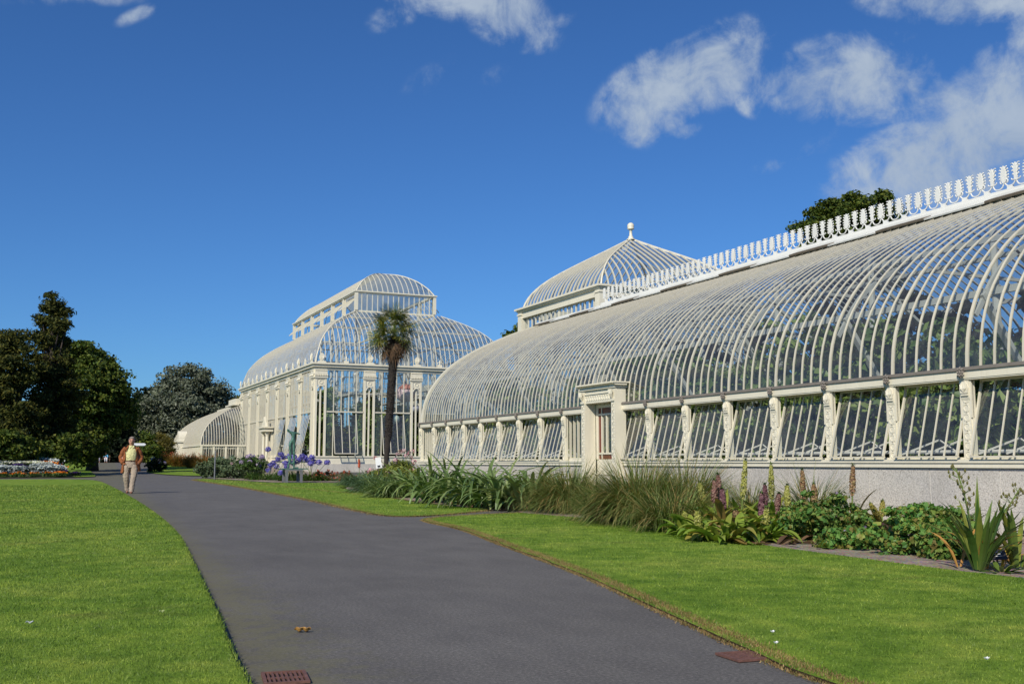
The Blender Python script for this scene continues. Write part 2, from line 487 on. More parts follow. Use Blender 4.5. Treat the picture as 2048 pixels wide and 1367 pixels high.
def sheet(name, xs_l, xs_r, ys, dz, mat, nx=2, kind='structure'):
    """a sheet that follows the rise of the ground; left/right edges given per row"""
    ys = np.asarray(ys, float)
    A = np.zeros((len(ys), nx, 3))
    for i in range(nx):
        f = i / (nx - 1)
        A[:, i, 0] = np.asarray(xs_l) * (1 - f) + np.asarray(xs_r) * f
        A[:, i, 1] = ys
        A[:, i, 2] = gz(ys) + dz
    mb = MB(); mb.grid(A)
    for f in range(len(mb.F)): mb.F[f] = mb.F[f][:, ::1]
    return tag(mb.build(name, mat), kind=kind)
ysg = np.concatenate([[-600, -20], np.arange(60, 160, 4), [200, 400, 3000]])
sheet('ground', np.full(len(ysg), -900.), np.full(len(ysg), 1500.), ysg, -0.06, EARTH)
ysp = np.concatenate([[-8, 20, 50, 70], np.arange(74, 150, 4), [170, 240]])
sheet('path', np.full(len(ysp), -60.), np.full(len(ysp), 30.), ysp, 0.0, ASPH)

def smooth_edge(pts, step=0.35, jit=0.012, seed=1):
    rg = np.random.default_rng(seed)
    P = np.asarray(pts, float)
    o = []
    for a, b2 in zip(P[:-1], P[1:]):
        L = np.linalg.norm(b2 - a)
        n = max(1, min(60, int(L / step)))
        for k in range(n):
            q = a + (b2 - a) * k / n
            if k: q = q + rg.normal(0, jit, 2)
            o.append(q)
    o.append(P[-1])
    return np.array(o)
def slab(name, poly, z1, mat, z0=-0.05):
    poly = np.asarray(poly, float)
    mb = MB(); mb.prism(poly, (0, 0, (z0 + z1) / 2), (1, 0, 0), (0, 1, 0), z1 - z0)
    return tag(mb.build(name, mat), kind='structure')
def catmull(P, n=6):
    P = np.asarray(P, float)
    Q = np.vstack([2 * P[0] - P[1], P, 2 * P[-1] - P[-2]])
    o = []
    for i in range(1, len(Q) - 2):
        for k in range(n):
            s = k / n
            o.append(0.5 * ((2 * Q[i]) + (Q[i + 1] - Q[i - 1]) * s + (2 * Q[i - 1] - 5 * Q[i] + 4 * Q[i + 1] - Q[i + 2]) * s * s + (3 * Q[i] - Q[i - 1] - 3 * Q[i + 1] + Q[i + 2]) * s ** 3))
    o.append(P[-1])
    return np.array(o)

EDGE_L = catmull([(0.52, -6), (0.74, 0.5), (0.96, 4.91), (1.19, 7.4), (1.48, 10.76), (1.88, 15.94), (2.21, 23.16), (2.55, 34.65), (2.86, 49.56), (2.95, 57), (2.7, 62), (1.8, 64.9), (0.2, 65.9), (-2, 66.1), (-10, 66.2), (-45, 66.2)])
EDGE_R = catmull([(3.05, -6), (3.15, 1), (3.35, 3.73), (3.53, 4.6), (3.98, 6.31), (4.56, 8.51), (5.27, 11.8), (5.86, 14.61), (6.06, 16.6), (6.35, 17.5), (7.03, 18.04), (8.0, 18.45), (8.75, 18.7)])
BED_E = catmull([(8.75, 18.7), (8.88, 17.38), (8.98, 15.85), (8.56, 12.86), (8.09, 10.5), (7.91, 8.57), (7.81, 7.16), (7.83, 6.3), (7.85, 2), (7.9, -6)])
EDGE_M = catmull([(8.76, 20.14), (7.9, 19.25), (6.76, 18.45), (6.2, 18.45), (6.02, 19.2), (6.19, 21.84), (6.72, 28.76), (7.5, 43.25), (7.85, 56), (8.1, 60.5), (8.7, 62.8), (9.33, 63.0), (9.8, 57), (10.2, 51), (11.2, 49.6), (13.44, 48.3), (17, 47.6), (17, 44.5), (12.8, 42.6), (10.95, 39.3), (9.8, 33), (9.3, 29.0), (8.65, 23.3), (8.9, 20.14)], 5)
EDGE_L, EDGE_R, BED_E, EDGE_M = EDGE_L * 0.935, EDGE_R * 0.98, BED_E * 0.98, EDGE_M * 0.98
EDGE_L[:, 0] -= 0.035 * np.clip((14 - EDGE_L[:, 1]) / 6, 0, 1)
LAWN_L = np.vstack([smooth_edge(EDGE_L, 0.4, 0.010, 3), [[-45, -6]]])
LAWN_R = np.vstack([smooth_edge(EDGE_R, 0.25, 0.018, 4), smooth_edge(BED_E, 0.25, 0.03, 5)[1:]])
LAWN_M = smooth_edge(EDGE_M, 0.3, 0.02, 6)[:-1]
slab('lawn', LAWN_L, 0.065, LAWN)
slab('lawn', LAWN_R, 0.02, LAWN)
slab('lawn', LAWN_M, 0.02, LAWN)
yf = np.array([70.4, 71.2, 72.4, 74, 77, 82, 90, 95, 105, 120, 140, 170, 240])
sheet('lawn', np.full(13, -60.), np.array([1.2, 2.3, 3.1, 3.5, 3.7, 3.9, 4.05, 4.15, 4.5, 5.2, 6.2, 8.0, 12.0]), yf, 0.05, LAWN, 4)
yi = np.array([73.5, 74.2, 76, 80, 84, 88, 91, 96, 105, 120, 150, 200])
sheet('lawn', np.array([10.9, 10.2, 9.5, 8.9, 8.55, 8.3, 8.35, 8.8, 9.8, 11.3, 14, 18.5]), np.array([11.2, 12.0, 13, 14, 15, 15.5, 16, 16.5, 17.5, 19, 23, 30]), yi, 0.05, LAWN, 3)
slab('flower_bed_soil', [(8.75, 18.7)] + [tuple(q) for q in BED_E[1:]] + [(11.95, -6), (11.95, 18.9)], 0.022, SOIL)
slab('flower_bed_soil', [(8.7, 20.25), (8.4, 23.4), (9.05, 29), (9.6, 33.1), (10.65, 39.3), (12.4, 42.7), (17.1, 44.6), (20, 52), (22, 60), (22, 34), (11.95, 33.6), (11.95, 20.6)], 0.02, SOIL)
yb = np.array([48, 50, 55, 60, 63.2, 70, 78, 88, 100, 120])
sheet('flower_bed_soil', np.array([16.8, 10.3, 9.95, 9.7, 9.4, 11.8, 12.5, 13.5, 15.5, 17.2]), np.full(10, 21.9), yb, 0.025, SOIL)

def in_poly(P, poly):
    x, y = P[:, 0], P[:, 1]
    r = np.zeros(len(P), bool)
    a = poly; b2 = np.roll(poly, -1, 0)
    for (x0, y0), (x1, y1) in zip(a, b2):
        if y0 == y1: continue
        k = ((y0 > y) != (y1 > y)) & (x < (x1 - x0) * (y - y0) / (y1 - y0) + x0)
        r ^= k
    return r
def blades(P, z, h, w, lean=0.5, rg=rng):
    n = len(P)
    th = rg.random(n) * 2 * np.pi
    la = rg.random(n) * 2 * np.pi
    l = rg.random(n) ** 1.5 * lean
    B = np.zeros((n, 3)); B[:, :2] = P; B[:, 2] = z
    s = np.stack([np.cos(th), np.sin(th), np.zeros(n)], 1) * (w / 2)[:, None]
    tip = B + np.stack([np.cos(la) * l * h, np.sin(la) * l * h, h], 1)
    V = np.stack([B - s, B + s, tip], 1).reshape(-1, 3)
    return V, np.arange(3 * n).reshape(-1, 3)
def lawn_blades(name, poly, z, n, rmin, rmax, a0, a1, h0):
    r = rmin * (rmax / rmin) ** rng.random(n)
    a = R(a0) + (R(a1) - R(a0)) * rng.random(n)
    P = np.stack([r * np.sin(a), r * np.cos(a)], 1)
    k = in_poly(P, poly)
    P, r = P[k], r[k]
    h = h0 * (0.55 + 0.9 * rng.random(len(P))) * (0.8 + 0.04 * r)
    w = 0.0040 * (r / 6) ** 0.9 * (0.7 + 0.6 * rng.random(len(P)))
    V, F = blades(P, z - 0.003, h, w, 1.6)
    mb = MB(); mb.add(V, F)
    return tag(mb.build(name, BLADE), kind='stuff')
lawn_blades('grass', LAWN_L, 0.065, 400000, 3.0, 45, -22, 14, 0.015)
lawn_blades('grass', LAWN_R, 0.02, 360000, 3.2, 30, 14, 75, 0.015)
lawn_blades('grass', LAWN_M, 0.02, 60000, 18, 60, 5, 32, 0.014)
def fringe(name, line, n, z, spread, h, mat, inner=0.0, bw=0.004):
    L = np.concatenate([[0], np.cumsum(np.linalg.norm(np.diff(line, axis=0), axis=1))])
    s = rng.random(n) * L[-1]
    P = np.stack([np.interp(s, L, line[:, 0]), np.interp(s, L, line[:, 1])], 1)
    T = np.stack([np.interp(s + 0.1, L, line[:, 0]), np.interp(s + 0.1, L, line[:, 1])], 1) - P
    T /= np.linalg.norm(T, axis=1)[:, None] + 1e-9
    Nn = np.stack([T[:, 1], -T[:, 0]], 1)
    P = P + Nn * (rng.normal(0, spread, n) + inner)[:, None]
    hh = h * (0.4 + rng.random(n))
    V, F = blades(P, z, hh, bw * (1 + 1.2 * rng.random(n)), 1.6)
    mb = MB(); mb.add(V, F)
    return tag(mb.build(name, mat), kind='stuff')
k = (EDGE_R[:, 1] > 2) & (EDGE_R[:, 1] < 19)
fringe('dry_grass', EDGE_R[k], 26000, 0.002, 0.022, 0.014, STRAW, 0.005)
fringe('dry_grass', EDGE_R[k], 30000, 0.018, 0.035, 0.013, STRAW, 0.075)
fringe('dry_grass', EDGE_M[(EDGE_M[:, 0] < 9)][1:60], 30000, 0.004, 0.09, 0.035, STRAW, 0.0)
k = (EDGE_L[:, 1] > 2) & (EDGE_L[:, 1] < 60) & (EDGE_L[:, 0] > 0.6)
fringe('grass', EDGE_L[k], 22000, 0.055, 0.010, 0.020, BLADE, 0.0)
# ------------------------------------------------------------------ the near glasshouse (long curved range)
HY = 20.0
house = thing('curved_glasshouse', 'long cream glasshouse with bulging ribbed roof and palmette cresting, nearest on the right', 'glasshouse', (11.93, HY, 0))
XR = 16.4
PROF = np.array([(11.99, 2.33), (12.0, 2.5), (12.03, 2.75), (12.09, 3.0), (12.18, 3.24), (12.30, 3.47), (12.46, 3.70), (12.66, 3.95), (12.92, 4.21), (13.25, 4.47), (13.62, 4.71), (14.09, 4.97), (14.58, 5.20), (15.21, 5.48), (15.8, 5.71), (16.4, 5.93)])
def dense(P, n):
    Q = catmull(P, 8)
    L = np.concatenate([[0], np.cumsum(np.linalg.norm(np.diff(Q, axis=0), axis=1))])
    s = np.linspace(0, L[-1], n)
    return np.stack([np.interp(s, L, Q[:, i]) for i in range(Q.shape[1])], 1)
PR = dense(PROF, 30)
POSTS_L = [33.39, 32.14, 30.85, 29.50, 28.16, 26.82, 25.48, 24.15, 22.81]
POSTS_R = [18.87, 17.48, 16.09, 14.70, 13.31, 11.91, 10.50, 9.11, 7.71, 6.32, 4.92, 3.53, 2.13]
DOOR = (21.53, 20.02)
ALLP = POSTS_L + [21.53, 20.24] + POSTS_R
Y0, Y1 = 2.13, 33.39
XF = 11.93

# plinth of granite blocks, mortar behind the joints
mb = MB(); mo = MB()
def course(x0, z0, z1, L, off, ya, yb):
    y = ya - off
    while y < yb:
        a, b2 = max(ya, y) + 0.006, min(yb, y + L) - 0.006
        if b2 - a > 0.05:
            e = rng.normal(0, 0.0015)
            mb.box(x0 + e, x0 + 0.4, a, b2, z0 + 0.003, z1 - 0.003)
        y += L
for ya, yb in ((2.0, 20.0), (21.5, 33.5)):
    mb = MB(); mo = MB()
    course(11.925, 0.335, 0.915, 1.22, 0.55, ya, yb)
    course(11.895, -0.02, 0.335, 1.62, 0.3, ya, yb)
    mo.box(11.931, 12.3, ya, yb, -0.02, 0.913)
    pl_ = mb.build('plinth', GRANITE, house); mo.build('mortar', MORTAR, pl_)
for yy in (2.0, 33.1):
    mb = MB(); mb.box(12.33, 20.55, yy, yy + 0.4, -0.02, 0.915); mb.build('plinth', GRANITE, house)
# sill
mb = MB()
for ya, yb in ((1.95, 20.0), (21.48, 33.55)):
    mb.box(11.885, 12.28, ya, yb, 0.917, 1.035)
    mb.box(11.865, 11.884, ya, yb, 0.985, 1.030)
    mb.box(12.02, 12.10, ya, yb, 1.036, 1.065)
mb.build('sill', CREAM, house)
# gutter
mb = MB(); mg = MB()
for ya, yb in ((1.95, 20.0), (21.48, 33.55)):
    mb.box(11.89, 12.15, ya, yb, 2.175, 2.285)
    mb.box(11.90, 12.12, ya, yb, 2.155, 2.174)
    mg.box(11.865, 12.10, ya, yb, 2.287, 2.318)
    mg.box(11.885, 12.06, ya, yb, 2.319, 2.336)
mb.build('gutter_fascia', CREAM, house)
mg.build('gutter', GUTTER, house)
# posts: tapering front with ring-and-cross relief, carved head; a lead boss on the gutter above
def post_parts():
    mb = MB()
    w = 0.072
    prof = [(0, 1.036), (0.075, 1.036), (0.075, 2.155), (-0.018, 2.155), (-0.018, 1.95), (-0.012, 1.90), (0.0, 1.86)]
    mb.prism([(x, z) for x, z in prof], (XF, 0, 0), (1, 0, 0), (0, 0, 1), 2 * w)
    mb.box(XF + 0.02, XF + 0.075, -0.098, 0.098, 1.04, 2.15)
    for s in (-1, 1):
        mb.box(XF - 0.005, XF + 0.039, s * 0.086 - 0.012, s * 0.086 + 0.012, 1.62, 2.15)
    z = 1.10
    k = 0
    while z < 1.86:
        if k % 2 == 0:
            th = np.linspace(0, 2 * np.pi, 13)[:-1]
            mb.tube([(XF - 0.001, 0.047 * math.cos(t), z + 0.047 * math.sin(t)) for t in th], 0.008, 4, closed=True)
        else:
            for s in (-1, 1):
                mb.bar((XF - 0.001, -0.045, z - 0.03 * s), (XF - 0.001, 0.045, z + 0.03 * s), 0.010, 0.014, (1, 0, 0))
        z += 0.066
        k += 1
    h = MB()
    h.box(XF - 0.034, XF - 0.019, -0.06, 0.06, 1.93, 1.955)
    h.prism([(-0.06, 0), (0.06, 0), (0.072, 0.07), (0.05, 0.14), (0.02, 0.17), (-0.02, 0.17), (-0.05, 0.14), (-0.072, 0.07)], (XF - 0.030, 0, 1.965), (0, 1, 0), (0, 0, 1), 0.022)
    for a in range(6):
        t = -0.9 + 0.36 * a
        h.tube([(XF - 0.040, 0, 1.98), (XF - 0.050, 0.035 * math.sin(t) * 1.4, 2.03), (XF - 0.042, 0.062 * math.sin(t) * 1.2, 2.04 + 0.08 * math.cos(t))], [0.008, 0.013, 0.006], 5)
    b2 = MB()
    th = np.linspace(0, 2 * np.pi, 9)[:-1]
    for t in th:
        b2.tube([(11.86, 0, 2.26), (11.832, 0.042 * math.cos(t), 2.26 + 0.055 * math.sin(t)), (11.852, 0.06 * math.cos(t), 2.26 + 0.08 * math.sin(t))], [0.014, 0.02, 0.012], 5)
    b2.lathe((11.85, 0, 2.235), [(0.0, 0), (0.03, 0.01), (0.034, 0.03), (0.02, 0.05), (0, 0.055)], 8)
    return mb, h, b2
pm, hm, bm_ = post_parts()
p0 = None
for y in POSTS_L + POSTS_R:
    if p0 is None:
        p0 = pm.build('post', CREAM, None); p0.parent = house
        h0 = hm.build('post_head', CREAM, None); h0.parent = p0
        b0 = bm_.build('gutter_boss', GUTTER, None); b0.parent = p0
        for o2 in (p0,):
            o2.location = (-11.93, y - HY, 0)
    else:
        c = copy_tree(p0, house); c.location = (-11.93, y - HY, 0)

# sashes (tilted out at the foot) and the few fixed lights
def sash_meshes(w):
    fr = MB(); gl = MB()
    top, bot = np.array([12.13, 2.150]), np.array([11.84, 1.085])
    def P(y, s): return np.array([top[0] + (bot[0] - top[0]) * s, y, top[1] + (bot[1] - top[1]) * s])
    for i in range(6):
        y = -w / 2 + w * i / 5
        fr.bar(P(y, 0), P(y, 1), 0.030 if i in (0, 5) else 0.019, 0.032 if i in (0, 5) else 0.020, (0, 1, 0))
    fr.bar(P(-w / 2 - 0.016, 1.0) + (0, 0, -0.012), P(w / 2 + 0.016, 1.0) + (0, 0, -0.012), 0.05, 0.022, (1, 0, 0))
    fr.bar(P(-w / 2 - 0.016, 0.0), P(w / 2 + 0.016, 0.0), 0.05, 0.04, (1, 0, 0))
    A = np.array([[P(-w / 2 + 0.01, 0.01), P(w / 2 - 0.01, 0.01)], [P(-w / 2 + 0.01, 0.985), P(w / 2 - 0.01, 0.985)]])
    gl.grid(A)
    st = MB()
    for dy in (-0.25, 0.2):
        st.bar((11.90, dy + 0.30, 1.11), (12.36, dy, 1.33), 0.018, 0.022)
        st.bar((12.36, dy, 1.33), (12.46, dy - 0.22, 1.15), 0.014, 0.018)
    return fr, gl, st
def fixed_meshes(w, n=4):
    fr = MB(); gl = MB()
    for i in range(n + 2):
        y = -w / 2 + w * i / (n + 1)
        fr.box(12.04, 12.10, y - 0.014, y + 0.014, 1.066, 2.155)
    fr.box(12.03, 12.11, -w / 2, w / 2, 1.067, 1.10)
    gl.grid(np.array([[(12.075, -w / 2, 2.15), (12.075, w / 2, 2.15)], [(12.075, -w / 2, 1.10), (12.075, w / 2, 1.10)]]))
    return fr, gl
proto = {}
def window(y, w, fixed):
    key = (round(w, 2), fixed)
    if key not in proto:
        r = fixed_meshes(w) if fixed else sash_meshes(w)
        s0 = r[0].build('fixed_window' if fixed else 'tilting_sash', CREAM3, None); s0.parent = house
        g0 = r[1].build('pane', PANE, None); g0.parent = s0
        if not fixed:
            t0 = r[2].build('window_stay', INPAINT, None); t0.parent = s0
        proto[key] = s0
        c = s0
    else:
        c = copy_tree(proto[key], house)
    c.location = (-11.93, y - HY, 0)
for a, b2 in zip(POSTS_L[:-1], POSTS_L[1:]):
    window((a + b2) / 2, 1.05 if a > 33 else 1.09, a > 33)
window((22.81 + 21.53) / 2 + 0.02, 1.04, True)
for a, b2 in zip([20.24] + POSTS_R[:-1], POSTS_R):
    window((a + b2) / 2 - (0.05 if a == 20.24 else 0), 1.09 if a == 20.24 else 1.16, False)

# roof glass and ribs
def sheet_y(P, ya, yb):
    return np.stack([np.stack([P[:, 0], np.full(len(P), ya), P[:, 1]], 1), np.stack([P[:, 0], np.full(len(P), yb), P[:, 1]], 1)], 1)
mb = MB(); mb.grid(sheet_y(PR, Y0, Y1)); mb.build('roof_glass', GLASS, house, True)
PRB = PR.copy(); PRB[:, 0] = 2 * XR - PRB[:, 0]
mb = MB(); mb.grid(sheet_y(PRB, Y0, Y1)); mb.build('rear_roof_glass', GLASS, house, True)
ry = []
for a, b2 in zip(ALLP[:-1], ALLP[1:]):
    for k in range(6):
        ry.append((a + (b2 - a) * k / 6, k == 0))
ry.append((Y1 * 0 + 2.13, True))
def rib_pts(P): return np.stack([P[:, 0], np.zeros(len(P)), P[:, 1]], 1)
m1 = MB().sweep(rib_pts(PR), (0, 1, 0), 0.036, 0.020)
m2 = MB().sweep(rib_pts(PR), (0, 1, 0), 0.050, 0.030)
r_thin = m1.build('rib', CREAM2, None); r_main = m2.build('rib', CREAM2, None)
order = sorted([q for q in ry if q[0] > 9.4], key=lambda q: q[0])
own = set(q[0] for q in order[:100])
first = {True: r_main, False: r_thin}
used = set()
rest = MB()
for y, main in ry:
    if y in own:
        src = first[main]
        if main not in used:
            c = src; used.add(main)
        else:
            c = src.copy(); COL.objects.link(c)
        c.parent = house
        c.location = (-11.93, y - HY, 0)
    else:
        rest.sweep(rib_pts(PR) + (0, y, 0), (0, 1, 0), 0.050 if main else 0.036, 0.030 if main else 0.020)
tag(rest.build('rib', CREAM2, house), kind='stuff')
rest = MB()
for y, main in ry:
    rest.sweep(rib_pts(PRB[::2]) + (0, y, 0), (0, 1, 0), 0.050 if main else 0.036, 0.030 if main else 0.020)
tag(rest.build('rear_rib', INPAINT, house), kind='stuff')
# glazing laps: thin horizontal overlaps of the panes give the roof its scaly look
# rear wall and both ends
mb = MB(); gl = MB()
mb.box(20.60, 20.90, Y0 - 0.1, Y1 + 0.1, -0.02, 1.03)
mb.box(20.65, 20.85, Y0 - 0.1, Y1 + 0.1, 2.17, 2.33)
for y in ALLP: mb.box(20.66, 20.84, y - 0.06, y + 0.06, 1.03, 2.17)
gl.grid(np.array([[(20.75, Y0, 2.17), (20.75, Y1, 2.17)], [(20.75, Y0, 1.03), (20.75, Y1, 1.03)]]))
rw = mb.build('rear_wall', INPAINT, house); gl.build('pane', PANE, rw)
for yy, nm in ((Y1 + 0.01, 'gable'), (Y0 - 0.01, 'gable')):
    mb = MB(); gl = MB()
    full = np.vstack([PR, PRB[::-1][1:]])
    mb.sweep(np.stack([full[:, 0], np.full(len(full), yy), full[:, 1]], 1), (0, 1, 0), 0.10, 0.10)
    x = 12.3
    while x < 20.6:
        zt = np.interp(x if x < XR else 2 * XR - x, PR[:, 0], PR[:, 1])
        mb.box(x - 0.02, x + 0.02, yy - 0.03, yy + 0.03, 0.92, zt)
        x += 0.46
    mb.box(12.0, 20.8, yy - 0.05, yy + 0.05, 2.17, 2.30)
    o2 = mb.build(nm, CREAM, house)
    gl.prism(np.vstack([[(12.0, 0.92)], full, [(20.8, 0.92)]]), (0, yy, 0), (1, 0, 0), (0, 0, 1), 0.004)
    gl.build('pane', PANE, o2)

# ridge: white capping, dark vents between white flashing
mb = MB()
mb.box(16.26, 16.54, Y0, 33.2, 5.935, 6.02)
mb.box(16.33, 16.47, Y0, 28.6, 6.021, 6.10)
mb.build('ridge_cap', WHITE, house)
ven = MB(); fla = MB()
t = nrm(PR[-1] - PR[-4]); ya = 33.0
k = 0
while ya > Y0 + 1.3:
    c0 = np.array([16.12, ya - 0.69, np.interp(16.12, PR[:, 0], PR[:, 1]) + 0.075])
    ven = MB(); fla = MB()
    if k % 2 == 0:
        ven.frame_box(c0, (t[0], 0, t[1]), (0, 1, 0), (-t[1], 0, t[0]), 0.11, 0.66, 0.022); ven.build('ridge_vent', ROOFDK, house)
    else:
        fla.frame_box(c0 + (0, 0, -0.01), (t[0], 0, t[1]), (0, 1, 0), (-t[1], 0, t[0]), 0.12, 0.72, 0.016); fla.build('ridge_flashing', WHITE, house)
    ya -= 1.395; k += 1

# cresting: palmettes on curling stems
def palmette(kind):
    mb = MB()
    if kind == 0:
        body = [(0, 0), (0.028, 0.0), (0.05, 0.05), (0.062, 0.12), (0.055, 0.20), (0.035, 0.27), (0.018, 0.315), (0, 0.335), (-0.018, 0.315), (-0.035, 0.27), (-0.055, 0.20), (-0.062, 0.12), (-0.05, 0.05), (-0.028, 0)]
        tips = [(0.055, 0.075, 0.098, 0.10, 0.100, 0.082), (0.058, 0.13, 0.104, 0.155, 0.104, 0.135), (0.054, 0.185, 0.098, 0.215, 0.102, 0.195), (0.042, 0.235, 0.085, 0.27, 0.093, 0.252), (0.026, 0.275, 0.06, 0.318, 0.075, 0.305)]
    else:
        body = [(0, 0), (0.022, 0.0), (0.032, 0.06), (0.03, 0.14), (0.04, 0.22), (0.03, 0.28), (0.014, 0.325), (0, 0.345), (-0.014, 0.325), (-0.03, 0.28), (-0.04, 0.22), (-0.03, 0.14), (-0.032, 0.06), (-0.022, 0)]
        tips = [(0.02, 0.01, 0.085, 0.025, 0.098, 0.052), (0.03, 0.10, 0.062, 0.135, 0.07, 0.115), (0.03, 0.16, 0.070, 0.205, 0.082, 0.185), (0.036, 0.22, 0.072, 0.285, 0.098, 0.262), (0.02, 0.27, 0.055, 0.33, 0.095, 0.325)]
    mb.prism(body, (0, 0, 0), (0, 1, 0), (0, 0, 1), 0.04)
    for s in (-1, 1):
        for (a, b2, c, d, e, f) in tips:
            q = catmull([(0, s * a * 0.5, b2 - 0.012), (0, s * a, b2), (0, s * c, d), (0, s * e, f)], 3)
            mb.tube(q, np.linspace(0.018, 0.009, len(q)), 5)
        if kind == 0:
            th = np.linspace(0, 1.7 * np.pi, 9)
            mb.tube([(0, s * (0.055 + (0.036 - 0.013 * t2 / 5) * math.cos(t2 - 1.6)), 0.035 + (0.036 - 0.013 * t2 / 5) * math.sin(t2 - 1.6)) for t2 in th], 0.012, 5)
    return mb
cz = 6.245
pal = [palmette(0).build('palmette', WHITE, None), palmette(1).build('palmette', WHITE, None)]
cr_ = MB()
y = 28.46; k = 0; placed = [0, 0]
cl = []
while y > 5.0:
    cl.append((y, k % 2)); y -= 0.2615; k += 1
for i in range(0, len(cl) - 1, 2):
    ya, yb = cl[i][0], cl[i + 1][0]
    ym = (ya + yb) / 2
    cr_.box(16.36, 16.44, ym - 0.045, ym + 0.045, 6.10, 6.172)
    for yy in (ya, yb):
        cr_.tube(catmull([(16.4, ym, 6.165), (16.4, ym + (yy - ym) * 0.5, 6.185), (16.4, yy, cz + 0.01)], 3), 0.014, 5)
    if i + 2 < len(cl):
        yn = cl[i + 2][0]; ym = (yb + yn) / 2
        cr_.tube(catmull([(16.4, yb, cz + 0.01), (16.4, yb - 0.05, 6.165), (16.4, ym, 6.142), (16.4, yn + 0.05, 6.165), (16.4, yn, cz + 0.01)], 3), 0.013, 5)
cres = cr_.build('cresting', WHITE, house)
for i, (y, kd) in enumerate(cl):
    if placed[kd] == 0: c = pal[kd]
    else:
        c = pal[kd].copy(); COL.objects.link(c)
    placed[kd] += 1
    c.parent = cres
    c.location = (16.4 - 11.93, y - HY, cz)

# door case
XD = 11.70
mb = MB()
ya, yb = 19.90, 21.46
for yy in (ya, yb - 0.16):
    mb.box(XD, 11.99, yy, yy + 0.16, 0.0, 2.66)
    z = 0.25; k = 0
    while z < 2.3:
        for s in (-1, 1):
            mb.bar((XD - 0.002, yy + 0.03, z - 0.045 * s), (XD - 0.002, yy + 0.13, z + 0.045 * s), 0.012, 0.018, (1, 0, 0))
        z += 0.135
mb.box(XD + 0.02, 12.05, ya + 0.161, yb - 0.161, 2.36, 2.66)
mb.box(XD - 0.03, 12.03, ya - 0.02, yb + 0.02, 2.662, 2.72)
dc = mb.build('door_case', CREAM, house)
c2 = MB()
c2.box(XD - 0.10, 12.06, ya - 0.10, yb + 0.10, 2.768, 2.80)
c2.prism([(0, 0), (-0.10, 0.046), (0.3, 0.046), (0.3, 0)], (XD - 0.02, (ya + yb) / 2, 2.721), (1, 0, 0), (0, 0, 1), yb - ya + 0.16)
c2.build('door_cornice', CREAM, dc)
fz = MB()
for i in range(11):
    yy = ya + 0.24 + (yb - ya - 0.48) * i / 10
    th = np.linspace(0, 2 * np.pi, 11)[:-1]
    fz.tube([(XD + 0.018, yy + 0.055 * math.cos(t2), 2.47 + 0.055 * math.sin(t2)) for t2 in th], 0.010, 4, closed=True)
fz.box(XD - 0.002, XD + 0.019, ya + 0.163, yb - 0.163, 2.56, 2.585)
for yy in (ya + 0.08, yb - 0.08):
    for a in range(5):
        t2 = -0.8 + 0.4 * a
        fz.tube([(XD - 0.005, yy, 2.42), (XD - 0.06, yy + 0.05 * math.sin(t2), 2.53), (XD - 0.075, yy + 0.10 * math.sin(t2), 2.60 + 0.03 * math.cos(t2))], [0.02, 0.028, 0.014], 5)
    fz.box(XD - 0.03, XD - 0.003, yy - 0.075, yy + 0.075, 2.36, 2.41)
fz.build('carving', CREAM, dc)
# the door leaf
ya, yb = 20.07, 21.29
mb = MB()
mb.box(12.02, 12.07, ya, yb, 0.03, 1.06)
mb.box(12.00, 12.019, ya + 0.12, yb - 0.12, 0.10, 0.62)
mb.box(12.0, 12.019, ya, yb, 0.70, 0.73)
mb.box(12.0, 12.07, ya, ya + 0.09, 1.061, 2.36); mb.box(12.0, 12.07, yb - 0.09, yb, 1.061, 2.36)
mb.box(12.0, 12.07, ya + 0.091, yb - 0.091, 2.26, 2.358)
for z in (1.175, 2.085): mb.box(12.005, 12.065, ya + 0.091, yb - 0.091, z, z + 0.04)
for q in (0.225, 0.42, 0.62, 0.80):
    yy = ya + (yb - ya) * q
    mb.box(12.01, 12.06, yy - 0.018, yy + 0.018, 1.216 if q != 0.80 else 1.061, 2.084 if q != 0.80 else 2.259)
door = mb.build('door', CREAM, house)
rd = MB()
for z0, z1 in ((1.062, 1.174), (2.126, 2.258)): rd.box(12.03, 12.04, ya + 0.092, yb - 0.092, z0, z1)
rd.box(12.03, 12.04, ya + (yb - ya) * 0.80 + 0.02, yb - 0.092, 1.217, 2.083)
rd.build('coloured_margin', REDWOOD, door)
gl = MB(); gl.grid(np.array([[(12.035, ya + 0.09, 2.084), (12.035, ya + (yb - ya) * 0.8, 2.084)], [(12.035, ya + 0.09, 1.216), (12.035, ya + (yb - ya) * 0.8, 1.216)]]))
gl.build('pane', PANE, door)
hd = MB(); hd.lathe((11.985, ya + 0.05, 0.84), [(0, -0.03), (0.018, -0.028), (0.026, 0), (0.018, 0.028), (0, 0.03)], 8); hd.build('handle', IRON, door)

